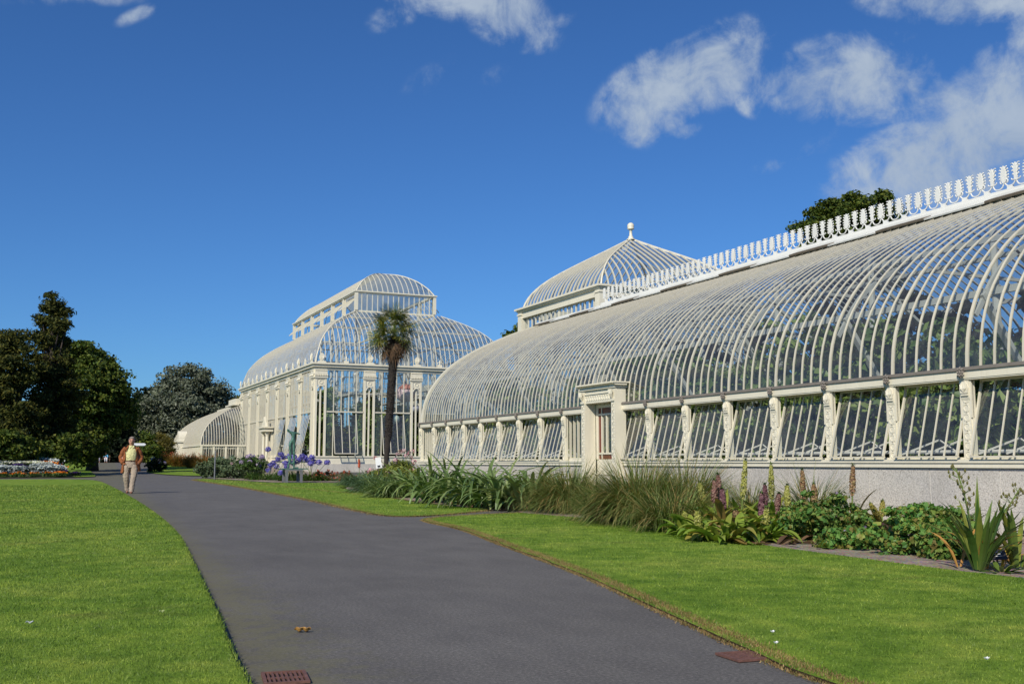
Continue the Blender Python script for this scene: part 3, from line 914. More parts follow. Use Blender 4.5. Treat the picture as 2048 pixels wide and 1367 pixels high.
# inside: columns, purlins, braces, pipe, bed
for i, y in enumerate(ALLP[::2]):
    mb = MB(); mb.lathe((14.35, y, 0.4), [(0.12, 0), (0.12, 0.15), (0.075, 0.2), (0.065, 2.6), (0.10, 2.66), (0.10, 2.72), (0.065, 2.78), (0.06, 4.5)], 10); mb.build('column', INPAINT, house)
mb = MB()
for x, z, h in ((12.42, 3.50, 0.10), (13.55, 4.55, 0.09), (14.95, 5.26, 0.09)):
    mb.box(x, x + 0.07, Y0, Y1, z - h, z)
    mb.box(2 * XR - x - 0.07, 2 * XR - x, Y0, Y1, z - h, z)
mb.build('purlin', INPAINT, house)
for y in ALLP[1::2]:
    mb = MB()
    mb.bar((12.35, y, 3.42), (14.1, y, 1.0), 0.10, 0.07)
    mb.sweep(catmull([(12.2, y, 3.1), (12.9, y, 3.95), (14.35, y, 4.75)], 5), (0, 1, 0), 0.05, 0.07)
    mb.bar((14.35, y, 4.4), (18.45, y, 4.4), 0.05, 0.06)
    mb.bar((13.0, y, 4.2), (14.3, y, 3.3), 0.05, 0.05)
    mb.build('roof_brace', INPAINT, house)
mb = MB(); mb.tube([(12.46, Y0, 1.15), (12.46, Y1, 1.15)], 0.028, 8); mb.tube([(12.46, Y0, 0.98), (12.46, Y1, 0.98)], 0.028, 8); mb.build('heating_pipe', INPAINT, house)
mb = MB(); mb.box(12.32, 20.58, Y0, Y1 - 0.3, 0.3, 0.62); mb.build('planting_bed', EARTH, house)

# pavilion with the hipped dome behind the ridge
PX0, PW = 17.0, 6.15
PY0 = 29.72; PY1 = PY0 + PW; PX1 = PX0 + PW
pv = MB()
for x in (PX0, PX1):
    for y in (PY0, PY1):
        pv.box(x - 0.16, x + 0.16, y - 0.16, y + 0.16, 0, 6.80)
        pv.box(x - 0.19, x + 0.19, y - 0.19, y + 0.19, 6.66, 6.71)
for (x0, x1, y0, y1) in ((PX0 - 0.12, PX0 + 0.12, PY0 + 0.16, PY1 - 0.16), (PX1 - 0.12, PX1 + 0.12, PY0 + 0.16, PY1 - 0.16), (PX0 + 0.16, PX1 - 0.16, PY0 - 0.12, PY0 + 0.12), (PX0 + 0.16, PX1 - 0.16, PY1 - 0.12, PY1 + 0.12)):
    pv.box(x0, x1, y0, y1, 6.54, 6.798)
    pv.box(x0, x1, y0, y1, 0, 1.1)
    n = 18
    if x1 - x0 < 1:
        for i in range(1, n):
            y = y0 + (y1 - y0) * i / n
            ww = 0.07 if i == 9 else 0.022
            pv.box((x0 + x1) / 2 - 0.025, (x0 + x1) / 2 + 0.025, y - ww, y + ww, 1.1, 6.54)
    else:
        for i in range(1, n):
            x = x0 + (x1 - x0) * i / n
            pv.box(x - 0.022, x + 0.022, (y0 + y1) / 2 - 0.05, (y0 + y1) / 2 + 0.05, 1.1, 6.54)
pav = pv.build('pavilion', CREAM, house)
gl = MB()
for (xa, y_a, xb, y_b) in ((PX0, PY0, PX0, PY1), (PX1, PY0, PX1, PY1), (PX0, PY0, PX1, PY0), (PX0, PY1, PX1, PY1)):
    gl.grid(np.array([[(xa, y_a, 6.54), (xb, y_b, 6.54)], [(xa, y_a, 1.1), (xb, y_b, 1.1)]]))
gl.build('pane', PALMGLASS, pav)
cn = MB()
def ring_frame(mb, x0, x1, y0, y1, w, z0, z1, o):
    mb.box(x0 - o, x1 + o, y0 - o, y0 - o + w, z0, z1); mb.box(x0 - o, x1 + o, y1 + o - w, y1 + o, z0, z1)
    mb.box(x0 - o, x0 - o + w, y0 - o + w, y1 + o - w, z0, z1); mb.box(x1 + o - w, x1 + o, y0 - o + w, y1 + o - w, z0, z1)
ring_frame(cn, PX0, PX1, PY0, PY1, 0.3, 6.802, 6.86, 0.2)
ring_frame(cn, PX0, PX1, PY0, PY1, 0.36, 6.862, 6.93, 0.27)
cn.build('cornice', CREAM, pav)
HW = PW / 2
DOME = dense(np.array([(0, 6.93), (0.10, 7.24), (0.32, 7.59), (0.68, 7.95), (1.15, 8.28), (1.75, 8.64), (2.4, 9.01), (HW, 9.41)]), 20)
def hip_roof(x0, x1, y0, y1, prof, n_long, rib_w, rib_h, parent, names, mats, own_max):
    """four curved slopes over a rectangle; prof = (setback, z); returns nothing"""
    hw = prof[-1, 0]
    sides = [((x0, y0), (0, 1), (1, 0), y1 - y0), ((x1, y1), (0, -1), (-1, 0), y1 - y0), ((x1, y0), (-1, 0), (0, 1), x1 - x0), ((x0, y1), (1, 0), (0, -1), x1 - x0)]
    gl = MB(); cnt = 0; rest = MB()
    for si, (o, u, inw, L) in enumerate(sides):
        o, u, inw = np.array(o, float), np.array(u, float), np.array(inw, float)
        A = np.zeros((len(prof), 2, 3))
        for i, (s, z) in enumerate(prof):
            s2 = min(s, L / 2)
            for j, q in enumerate((s2, L - s2)):
                p = o + u * q + inw * s
                A[i, j] = (p[0], p[1], z)
        gl.grid(A)
        n = max(4, int(round(L / n_long)))
        for k in range(0, n + 1):
            q = L * k / n
            lim = min(q, L - q)
            sel = prof[prof[:, 0] <= lim + 1e-6]
            if lim < prof[-1, 0]:
                sel = np.vstack([sel, [lim, np.interp(lim, prof[:, 0], prof[:, 1])]])
            if len(sel) < 3: continue
            pts = np.array([[*(o + u * q + inw * s), z] for s, z in sel])
            if k in (0, n): continue
            if cnt < own_max and si in (0, 2):
                MB().sweep(pts, (u[0], u[1], 0), rib_w, rib_h).build(names[0], mats[0], parent); cnt += 1
            else:
                rest.sweep(pts, (u[0], u[1], 0), rib_w, rib_h)
    tag(rest.build(names[0], mats[0], parent), kind='stuff')
    hp = MB()
    for (o, d) in (((x0, y0), (1, 1)), ((x1, y0), (-1, 1)), ((x0, y1), (1, -1)), ((x1, y1), (-1, -1))):
        hp.sweep(np.array([(o[0] + d[0] * s, o[1] + d[1] * s, z) for s, z in prof]), (d[1], -d[0], 0), rib_w * 1.5, rib_h * 1.3)
    hp.build('hip_rib', mats[0], parent)
    gl.build('roof_glass', mats[1], parent, True)
hip_roof(PX0, PX1, PY0, PY1, DOME, 0.29, 0.035, 0.05, pav, ['dome_rib'], [CREAM3, PALMGLASS], 36)
fn = MB(); fn.lathe((PX0 + HW, PY0 + HW, 9.36), [(0.16, 0), (0.16, 0.04), (0.09, 0.07), (0.10, 0.12), (0.06, 0.16), (0.05, 0.36), (0.075, 0.40), (0.13, 0.42), (0.13, 0.45), (0.115, 0.47), (0.135, 0.53), (0.12, 0.60), (0.07, 0.655), (0, 0.675)], 16)
fn.build('ball_finial', CREAM, pav, True)
# ------------------------------------------------------------------ the great palm house
QX0, QX1, QY0, QY1 = 21.95, 40.7, 89.23, 125.7
G0 = 0.75                                                  # the lawn has risen a little back here
ph = thing('palm_house', 'tall two-tiered cream palm house with ribbed domed roof and lantern, behind the fan palm', 'palm house', (QX0, QY0, 0))
mb = MB()
ring_frame(mb, QX0, QX1, QY0, QY1, 0.6, -0.3, 0.82, 0.10)
mb.build('plinth', GRANITE, ph)
mb = MB()
ring_frame(mb, QX0, QX1, QY0, QY1, 0.5, 0.822, 1.40, 0.02)
ring_frame(mb, QX0, QX1, QY0, QY1, 0.5, 1.402, 1.52, 0.10)
mb.build('sill', CREAM, ph)
mb = MB()
ring_frame(mb, QX0, QX1, QY0, QY1, 0.5, 9.12, 9.36, 0.06)
ring_frame(mb, QX0, QX1, QY0, QY1, 0.7, 9.362, 9.58, 0.24)
ring_frame(mb, QX0, QX1, QY0, QY1, 0.8, 9.582, 9.74, 0.38)
mb.build('cornice', CREAM, ph)
# pilasters: two stiles, an arched head, moulded capital; palmette acroterion above the cornice
def pilaster():
    """local frame: front faces -Y, width along X, centre at origin"""
    s, c, f = MB(), MB(), MB()
    for q in (-1, 1):
        s.box(q * 0.42 - 0.085, q * 0.42 + 0.085, -0.10, 0.12, 1.521, 8.30)
    s.box(-0.333, 0.333, -0.06, 0.08, 7.72, 8.30)
    th = np.linspace(0, np.pi, 9)
    s.tube([(0.30 * math.cos(t2), -0.07, 7.40 + 0.30 * math.sin(t2)) for t2 in th], 0.05, 5)
    th = np.linspace(0, 2 * np.pi, 13)[:-1]
    s.tube([(0.16 * math.cos(t2), -0.07, 8.02 + 0.16 * math.sin(t2)) for t2 in th], 0.03, 5, closed=True)
    s.box(-0.07, 0.07, 0.06, 0.20, 1.521, 7.70)
    c.box(-0.53, 0.53, -0.14, 0.14, 8.301, 8.40)
    c.box(-0.60, 0.60, -0.20, 0.16, 8.401, 8.53)
    for k in range(8):
        x = -0.54 + 1.08 * k / 7
        c.lathe((x, -0.21, 8.54), [(0, 0), (0.06, 0.03), (0.07, 0.08), (0.045, 0.14), (0, 0.15)], 6)
    c.box(-0.58, 0.58, -0.19, 0.16, 8.70, 8.76); c.box(-0.54, 0.54, -0.15, 0.14, 8.531, 8.699)
    c.box(-0.55, 0.55, -0.16, 0.14, 8.761, 9.118)
    for k in range(14):
        x = -0.52 + 1.04 * k / 13
        c.box(x - 0.022, x + 0.022, -0.20, -0.161, 9.03, 9.10)
    f.prism([(-0.42, 0), (0.42, 0), (0.34, 0.12), (0.14, 0.15), (0.23, 0.32), (0.25, 0.46), (0.19, 0.64), (0.10, 0.79), (0, 0.88), (-0.10, 0.79), (-0.19, 0.64), (-0.25, 0.46), (-0.23, 0.32), (-0.14, 0.15), (-0.34, 0.12)], (0, -0.22, 9.742), (1, 0, 0), (0, 0, 1), 0.07)
    for k in range(7):
        t2 = -1.2 + 0.4 * k
        f.tube([(0, -0.26, 9.92), (0.14 * math.sin(t2), -0.28, 10.05 + 0.15 * math.cos(t2)), (0.28 * math.sin(t2), -0.26, 10.08 + 0.47 * math.cos(t2 * 0.8))], [0.02, 0.035, 0.02], 4)
    return s, c, f
ps, pc, pf = [q.build(n, CREAM, None) for q, n in zip(pilaster(), ('pilaster', 'capital', 'acroterion'))]
pc.parent = ps; pf.parent = ps
spots = [(QX0 + 0.5 + 4.46 * i, QY0, 0) for i in range(5)] + [(QX0, QY0 + 0.62 + 5.03 * i, -math.pi / 2) for i in range(8)]
for i, (x, y, rz) in enumerate(spots):
    c = ps if i == 0 else copy_tree(ps, ph)
    c.parent = ph
    c.location = (x - QX0, y - QY0, 0)
    c.rotation_euler = (0, 0, rz)
# small scrolls between the acroteria
def scroll(x, y, ux):
    sm = MB()
    for s in (-1, 1):
        th = np.linspace(0, 1.8 * np.pi, 10)
        sm.tube([(x + ux[0] * s * (0.13 + 0.11 * math.cos(t2)), y + ux[1] * s * (0.13 + 0.11 * math.cos(t2)), 10.05 + 0.13 * math.sin(t2)) for t2 in th], 0.04, 5)
    sm.frame_box((x, y, 9.84), (ux[0], ux[1], 0), (-ux[1], ux[0], 0), (0, 0, 1), 0.22, 0.05, 0.09)
    sm.tube([(x, y, 9.9), (x, y, 10.2), (x, y, 10.42)], [0.05, 0.07, 0.02], 6)
    sm.build('scroll_ornament', CREAM, ph)
for i in range(4): scroll(QX0 + 0.5 + 4.46 * (i + 0.5), QY0 - 0.2, (1, 0))
for i in range(7): scroll(QX0 - 0.2, QY0 + 0.62 + 5.03 * (i + 0.5), (0, 1))

# glazed bays: bars and transom, pane behind, some lower lights propped open at the foot
def bay(length, nb, open_, depth):
    """local: along +X from 0, faces -Y"""
    fr, gl = MB(), MB()
    ZT = 5.42
    op = None
    for i in range(nb + 1):
        x = length * i / nb
        w = 0.05 if i in (0, nb) else 0.036
        if open_ and op is None: op = (length * 1 / nb, length * (nb - 1) / nb)
        fr.box(x - w, x + w, -0.012, depth, ZT + 0.06, 9.12)
        if open_ and 0 < i < nb: continue
        fr.box(x - w, x + w, -0.012, depth, 1.521, ZT - 0.06)
    fr.box(0.05, length - 0.05, -0.05, 0.09, ZT - 0.06, ZT + 0.06)
    gl.grid(np.array([[(0, 0.05, 9.12), (length, 0.05, 9.12)], [(0, 0.05, ZT), (length, 0.05, ZT)]]))
    if open_:
        a, b2 = op
        for i in range(1, nb):
            x = length * i / nb
            fr.bar((x, 0.0, ZT - 0.25), (x, -0.75, 1.72), 0.06, 0.035, (1, 0, 0))
        fr.bar((a, -0.75, 1.72), (b2, -0.75, 1.72), 0.10, 0.08, (0, 1, 0))
        fr.box(a - 0.04, a + 0.04, 0.02, depth, 1.521, ZT); fr.box(b2 - 0.04, b2 + 0.04, 0.02, depth, 1.521, ZT)
        gl.grid(np.array([[(a, 0.0, ZT - 0.25), (b2, 0.0, ZT - 0.25)], [(a, -0.75, 1.72), (b2, -0.75, 1.72)]]))
        for q0, q1 in ((0, a), (b2, length)):
            gl.grid(np.array([[(q0, 0.05, ZT), (q1, 0.05, ZT)], [(q0, 0.05, 1.52), (q1, 0.05, 1.52)]]))
    else:
        gl.grid(np.array([[(0, 0.05, ZT), (length, 0.05, ZT)], [(0, 0.05, 1.52), (length, 0.05, 1.52)]]))
    return fr, gl
bp = {}
def put_bay(x, y, rz, L, nb, open_, depth):
    key = (round(L, 2), nb, open_)
    if key not in bp:
        r = bay(L, nb, open_, depth)
        a = r[0].build('glazed_bay', CREAM3, None); g = r[1].build('pane', PALMGLASS, None); g.parent = a
        bp[key] = a; c = a
    else:
        c = copy_tree(bp[key], None)
    c.parent = ph
    c.location = (x - QX0, y - QY0, 0); c.rotation_euler = (0, 0, rz)
for i in range(4):
    put_bay(QX0 + 1.0 + 4.46 * i, QY0, 0, 3.46, 5, i in (0, 1), 0.10)
for i in range(7):
    put_bay(QX0, QY0 + 0.62 + 5.03 * (i + 1) - 0.5, -math.pi / 2, 4.03, 7, i in (0, 1, 2), 0.055)
back = MB(); gb = MB()
for k in range(9):
    x = QX0 + 0.2 + (QX1 - QX0 - 0.4) * k / 8
    back.box(x - 0.2, x + 0.2, QY1 - 0.3, QY1, 1.5, 9.2)
for k in range(9):
    y = QY0 + 0.2 + (QY1 - QY0 - 0.4) * k / 8
    back.box(QX1 - 0.3, QX1, y - 0.2, y + 0.2, 1.5, 9.2)
for k in range(1, 90):
    y = QY0 + (QY1 - QY0) * k / 90
    back.box(QX1 - 0.1, QX1 - 0.04, y - 0.05, y + 0.05, 1.5, 9.2)
for k in range(1, 46):
    x = QX0 + (QX1 - QX0) * k / 46
    back.box(x - 0.06, x + 0.06, QY1 - 0.1, QY1 - 0.04, 1.5, 9.2)
bw = back.build('rear_wall', CREAM3, ph)
gb.grid(np.array([[(QX1 - 0.1, QY0, 9.2), (QX1 - 0.1, QY1, 9.2)], [(QX1 - 0.1, QY0, 1.5), (QX1 - 0.1, QY1, 1.5)]]))
gb.grid(np.array([[(QX0, QY1 - 0.1, 9.2), (QX1, QY1 - 0.1, 9.2)], [(QX0, QY1 - 0.1, 1.5), (QX1, QY1 - 0.1, 1.5)]]))
gb.build('pane', PALMGLASS, bw)
# lower roof: curved on all four sides up to the lantern
SB = 5.05
LOW = dense(np.array([(0.02, 9.74), (0.10, 10.35), (0.33, 11.06), (0.60, 11.8), (1.03, 12.48), (1.51, 13.04), (2.1, 13.58), (2.62, 13.95), (3.23, 14.36), (3.88, 14.72), (4.52, 15.06), (5.05, 15.33)]), 22)
hip_roof(QX0, QX1, QY0, QY1, LOW, 0.46, 0.065, 0.035, ph, ['roof_rib'], [CREAM3, PALMGLASS], 100)
# lantern
LX0, LX1, LY0, LY1 = QX0 + SB, 34.95, QY0 + SB, QY1 - SB
ln = MB()
ring_frame(ln, LX0, LX1, LY0, LY1, 0.18, 15.27, 15.42, 0.06)
for x in (LX0, LX1):
    for y in (LY0, LY1): ln.box(x - 0.14, x + 0.14, y - 0.14, y + 0.14, 15.42, 17.1)
nb_ = 6
for i in range(1, nb_):
    y = LY0 + (LY1 - LY0) * i / nb_
    for x in (LX0, LX1): ln.box(x - 0.12, x + 0.12, y - 0.12, y + 0.12, 15.42, 17.1)
for k in range(1, 15):
    x = LX0 + (LX1 - LX0) * k / 15
    for y in (LY0, LY1): ln.box(x - 0.03, x + 0.03, y - 0.05, y + 0.05, 15.42, 17.1)
for k in range(1, 48):
    y = LY0 + (LY1 - LY0) * k / 48
    if k % 8 in (0, 2, 3, 4, 5, 6): continue
    for x in (LX0, LX1): ln.box(x - 0.05, x + 0.05, y - 0.03, y + 0.03, 15.42, 17.1)
lan = ln.build('lantern', CREAM, ph)
gl = MB()
for y in (LY0, LY1): gl.grid(np.array([[(LX0, y, 17.1), (LX1, y, 17.1)], [(LX0, y, 15.4), (LX1, y, 15.4)]]))
gl.build('pane', PALMGLASS, lan)
cn = MB()
ring_frame(cn, LX0, LX1, LY0, LY1, 0.3, 17.1, 17.2, 0.14)
ring_frame(cn, LX0, LX1, LY0, LY1, 0.36, 17.202, 17.32, 0.22)
cn.build('lantern_cornice', CREAM, lan)
for i in range(nb_):                                      # centre-hung vents, tipped
    ya = LY0 + (LY1 - LY0) * i / nb_ + 0.7; yb = LY0 + (LY1 - LY0) * (i + 1) / nb_ - 0.7
    for sx, x in ((-1, LX0), (1, LX1)):
        v = MB(); g2 = MB()
        for k in range(6):
            y = ya + (yb - ya) * k / 5
            v.bar((x + sx * 0.75, y, 15.75), (x - sx * 0.35, y, 16.95), 0.05, 0.08, (0, 1, 0))
        g2.grid(np.array([[(x - sx * 0.35, ya, 16.95), (x - sx * 0.35, yb, 16.95)], [(x + sx * 0.75, ya, 15.75), (x + sx * 0.75, yb, 15.75)]]))
        v.build('lantern_vent', CREAM, lan)
TOP = dense(np.array([(0.0, 17.32), (0.18, 17.6), (0.42, 17.95), (0.79, 18.35), (1.31, 18.83), (1.8, 19.15), (2.35, 19.45), (3.06, 19.7), (3.97, 19.85)]), 16)
hip_roof(LX0, LX1, LY0, LY1, TOP, 0.52, 0.05, 0.06, lan, ['lantern_rib'], [CREAM, PALMGLASS], 60)
# doorway with pediment in the left face (fourth bay)
dy = QY0 + 0.62 + 5.03 * 3.55
mb = MB()
for s in (-1, 1):
    mb.lathe((QX0 - 0.55, dy + s * 0.9, 0.5), [(0.24, 0), (0.24, 0.3), (0.16, 0.4), (0.15, 3.1), (0.28, 3.5), (0.32, 3.6)], 10)
    mb.box(QX0 - 0.2, QX0 + 0.1, dy + s * 0.9 - 0.14, dy + s * 0.9 + 0.14, 0.5, 4.1)
mb.box(QX0 - 0.95, QX0 - 0.05, dy - 1.35, dy + 1.35, 4.1, 4.45); mb.box(QX0 - 1.1, QX0 - 0.05, dy - 1.5, dy + 1.5, 4.452, 4.6)
mb.prism([(-1.1, 0), (1.1, 0), (0.6, 0.5), (0.42, 0.42), (0.25, 0.85), (0, 1.05), (-0.25, 0.85), (-0.42, 0.42), (-0.6, 0.5)], (QX0 - 0.7, dy, 4.602), (0, 1, 0), (0, 0, 1), 0.2)
mb.build('doorway', CREAM, ph)
# inside: gallery, tall columns, arches
for x in (LX0, LX1):
    for i in range(nb_ + 1):
        y = LY0 + (LY1 - LY0) * i / nb_
        mb = MB(); mb.lathe((x, y, 0.6), [(0.22, 0), (0.16, 0.5), (0.13, 8.3), (0.24, 8.6), (0.13, 8.9), (0.12, 14.6)], 8); mb.build('column', INPAINT, ph)
for i in range(1, 3):
    for y in (LY0, LY1):
        x = LX0 + (LX1 - LX0) * i / 3
        mb = MB(); mb.lathe((x, y, 0.6), [(0.2, 0), (0.13, 0.5), (0.12, 8.3), (0.22, 8.6), (0.12, 14.6)], 8); mb.build('column', INPAINT, ph)
mb = MB()
ring_frame(mb, LX0, LX1, LY0, LY1, 0.9, 7.3, 7.45, 0.45)
for z in (7.9, 8.4): ring_frame(mb, LX0, LX1, LY0, LY1, 0.05, z, z + 0.05, 0.45)
for k in range(80):
    x = LX0 - 0.42; y = LY0 + (LY1 - LY0) * k / 79
    mb.box(x - 0.012, x + 0.012, y - 0.012, y + 0.012, 7.45, 8.4)
for k in range(26):
    y = LY0 - 0.42; x = LX0 + (LX1 - LX0) * k / 25
    mb.box(x - 0.012, x + 0.012, y - 0.012, y + 0.012, 7.45, 8.4)
mb.build('gallery', INPAINT, ph)
mb = MB()
for z, s in ((11.6, 0.75), (13.3, 1.95), (14.6, 3.8)):
    ring_frame(mb, QX0 + s, QX1 - s, QY0 + s, QY1 - s, 0.10, z - 0.14, z, 0.0)
for i in range(8):
    y = QY0 + 0.62 + 5.03 * i
    th = np.linspace(0, np.pi, 12)
    if i < 7: mb.tube([(QX0 + 0.9, y + 2.5 - 2.0 * math.cos(t2), 9.9 + 1.9 * math.sin(t2)) for t2 in th], 0.05, 5)
    if QY0 + SB - 0.2 < y < QY1 - SB + 0.2:
      for sx, xx in ((1, QX0), (-1, QX1)):
        mb.sweep(np.array([(xx + sx * s, y, z - 0.25) for s, z in LOW[::2]]), (0, 1, 0), 0.09, 0.14)
for i in range(8):
    x = QX0 + 1.5 + 2.23 * i
    th = np.linspace(0, np.pi, 12)
    mb.tube([(x + 1.1 - 0.95 * math.cos(t2), QY0 + 0.9, 9.8 + 1.5 * math.sin(t2)) for t2 in th], 0.045, 5)
    mb.bar((x, QY0 + 0.9, 9.3), (x + 2.2, QY0 + 0.9, 11.2), 0.05, 0.05)
mb.build('roof_framing', INPAINT, ph)
mb = MB(); mb.box(QX0 + 0.5, QX1 - 0.5, QY0 + 0.5, QY1 - 0.5, 0.2, 0.75); mb.build('planting_bed', EARTH, ph)

# ------------------------------------------------------------------ low wing left of the palm house
VX0, VY0, VY1 = 16.9, 122.0, 149.0
wing = thing('low_glass_wing', 'low curved glass wing with a small arched porch, left of the tall palm house', 'glasshouse', (VX0, VY0, 0))
WP = dense(np.array([(0.0, 2.98), (0.05, 3.5), (0.2, 4.1), (0.5, 4.75), (0.95, 5.35), (1.6, 5.95), (2.4, 6.5), (3.3, 7.0), (4.3, 7.45), (5.2, 7.8)]), 20)
WX1 = VX0 + 10.4
mb = MB(); ring_frame(mb, VX0, WX1, VY0, VY1, 0.5, 0, 1.12, 0.05); mb.build('plinth', GRANITE, wing)
mb = MB()
ring_frame(mb, VX0, WX1, VY0, VY1, 0.4, 1.122, 1.26, 0.08)
ring_frame(mb, VX0, WX1, VY0, VY1, 0.4, 2.80, 2.97, 0.12)
mb.build('sill', CREAM, wing)
n = 20
for k in range(n + 1):
    mb = MB(); gl = MB()
    y = VY0 + (VY1 - VY0) * k / n
    mb.box(VX0 - 0.05, VX0 + 0.2, y - 0.11, y + 0.11, 1.262, 2.798)
    if k < n:
        for j in range(1, 5):
            yy = y + (VY1 - VY0) / n * j / 5
            mb.box(VX0 - 0.01, VX0 + 0.1, yy - 0.02, yy + 0.02, 1.262, 2.798)
    wl = mb.build('window', CREAM, wing)
    if k < n:
        gl.grid(np.array([[(VX0 + 0.05, y, 2.8), (VX0 + 0.05, y + (VY1 - VY0) / n, 2.8)], [(VX0 + 0.05, y, 1.26), (VX0 + 0.05, y + (VY1 - VY0) / n, 1.26)]])); gl.build('pane', PALMGLASS, wl)
for k in range(8):
    mb = MB(); gl = MB()
    x = VX0 + 0.1 + 1.36 * k
    mb.box(x - 0.11, x + 0.11, VY0 - 0.05, VY0 + 0.2, 1.262, 2.798)
    for j in range(1, 5):
        xx = x + 1.36 * j / 5
        mb.box(xx - 0.02, xx + 0.02, VY0 - 0.01, VY0 + 0.08, 1.262, 2.798)
    wl = mb.build('window', CREAM, wing)
    gl.grid(np.array([[(x, VY0 + 0.05, 2.8), (x + 1.36, VY0 + 0.05, 2.8)], [(x, VY0 + 0.05, 1.26), (x + 1.36, VY0 + 0.05, 1.26)]])); gl.build('pane', PALMGLASS, wl)
hip_roof(VX0, WX1, VY0, VY1, WP, 0.30, 0.065, 0.03, wing, ['roof_rib'], [CREAM2, PALMGLASS], 98)
mb = MB()
mb.box(VX0 + 5.05, VX0 + 5.35, VY0 + 5, VY1 - 5, 7.75, 7.98)
mb.box(VX0 + 4.6, VX0 + 6.2, VY0 + 5.2, VY0 + 10, 8.0, 8.65); mb.box(VX0 + 4.3, VX0 + 6.4, VY0 + 5, VY0 + 10.6, 7.83, 7.999)
mb.build('ridge_parapet', CREAM, wing)
mb = MB()
py_ = 138.6
for s in (-1, 1): mb.box(VX0 - 0.7, VX0 + 0.6, py_ + s * 0.55 - 0.2, py_ + s * 0.55 + 0.2, 0.3, 3.5)
mb.box(VX0 - 0.8, VX0 + 0.6, py_ - 0.9, py_ + 0.9, 3.5, 3.75)
th = np.linspace(0, np.pi, 13)
mb.prism([(-0.85, 0)] + [(-0.8 * math.cos(t2), 1.0 * math.sin(t2) * 1.1 + 0.1) for t2 in th] + [(0.85, 0)], (VX0 - 0.05, py_, 3.752), (0, 1, 0), (0, 0, 1), 1.1)
mb.build('porch', CREAM, wing)
# ------------------------------------------------------------------ foliage helpers
def unit(n, rg=rng):
    v = rg.normal(size=(n, 3))
    return v / np.linalg.norm(v, axis=1)[:, None]
def leaf_quads(mb, C, L, Wd, Nn, rg=rng):
    n = len(C)
    A = np.cross(Nn, unit(n, rg)); A /= np.linalg.norm(A, axis=1)[:, None] + 1e-9
    B = np.cross(Nn, A)
    L = np.broadcast_to(L, n)[:, None]; Wd = np.broadcast_to(Wd, n)[:, None]
    V = np.stack([C - A * L / 2, C + B * Wd / 2 - A * L * 0.05 + Nn * Wd * 0.12, C + A * L / 2, C - B * Wd / 2 - A * L * 0.05 + Nn * Wd * 0.12], 1).reshape(-1, 3)
    return mb.add(V, np.arange(4 * n).reshape(-1, 4))
def straps(mb, base, az, L, Wd, e0, droop, n=6, pw=1.4, fold=0.18, tipw=0.03, twist=0.0):
    """arching strap leaves, all arrays of length m"""
    m = len(az)
    base = np.broadcast_to(np.asarray(base, float), (m, 3))
    L, Wd, e0, droop = [np.broadcast_to(np.asarray(q, float), (m,)) for q in (L, Wd, e0, droop)]
    s = np.linspace(0, 1, n + 1)
    el = e0[:, None] - droop[:, None] * s[None] ** pw
    hx = np.cumsum(np.cos(el), 1) * (L / (n + 1))[:, None]; hz = np.cumsum(np.sin(el), 1) * (L / (n + 1))[:, None]
    hx -= hx[:, :1]; hz -= hz[:, :1]
    P = np.stack([base[:, :1] + hx * np.cos(az)[:, None], base[:, 1:2] + hx * np.sin(az)[:, None], np.maximum(base[:, 2:3] + hz, base[:, 2:3] * 0 + 0.012 + np.minimum(base[:, 2:3], 0.02))], 2)
    wp = np.clip(0.55 + 1.6 * s * (1 - s) - 0.0 * s, 0, 1) * np.where(s > 0.6, 1 - ((s - 0.6) / 0.4) ** 1.6 * (1 - tipw), 1)
    ta = az[:, None] + np.pi / 2 + twist * s[None]
    S = np.stack([np.cos(ta) + 0 * s, np.sin(ta) + 0 * s, 0 * ta], 2) * (Wd[:, None] * wp[None] / 2)[:, :, None]
    up = np.zeros_like(P); up[:, :, 2] = (Wd[:, None] * wp[None]) * fold
    V = np.stack([P - S + up, P, P + S + up], 2)          # m, n+1, 3, 3
    idx = np.arange(m * (n + 1) * 3).reshape(m, n + 1, 3)
    F = np.concatenate([np.stack([idx[:, :-1, k], idx[:, :-1, k + 1], idx[:, 1:, k + 1], idx[:, 1:, k]], 2).reshape(-1, 4) for k in (0, 1)])
    return mb.add(V.reshape(-1, 3), F)
def crown(mb, lobes, nclump, nleaf, csize, L, Wd, hollow=0.55, rg=rng, upw=0.35):
    """leaf clumps spread through a set of ellipsoids (cx,cy,cz,rx,ry,rz); returns clump centres"""
    vol = np.array([l[3] * l[4] + l[3] * l[5] + l[4] * l[5] for l in lobes]); vol = vol / vol.sum()
    cs = []
    for l, f in zip(lobes, vol):
        k = max(9, int(nclump * f))
        d = unit(k, rg); r = (hollow + (1 - hollow) * rg.random(k) ** 0.6) * (0.82 + 0.36 * rg.random(k))
        cs.append(np.array(l[:3]) + d * r[:, None] * np.array(l[3:]))
    cs = np.concatenate(cs)
    per = max(3, int(nleaf / len(cs)))
    sz = csize * (0.6 + 0.8 * rg.random(len(cs)))
    d = unit(len(cs) * per, rg) * (rg.random(len(cs) * per) ** 0.45)[:, None]
    C = np.repeat(cs, per, 0) + d * np.repeat(sz, per)[:, None] * np.array([1.15, 1.15, 0.62])
    Nn = d * 0.7 + unit(len(d), rg) * 0.8 + np.array([0, 0, upw]); Nn /= np.linalg.norm(Nn, axis=1)[:, None]
    k = 0.6 + 0.8 * rg.random(len(C))
    leaf_quads(mb, C, L * k, Wd * k, Nn, rg)
    return cs
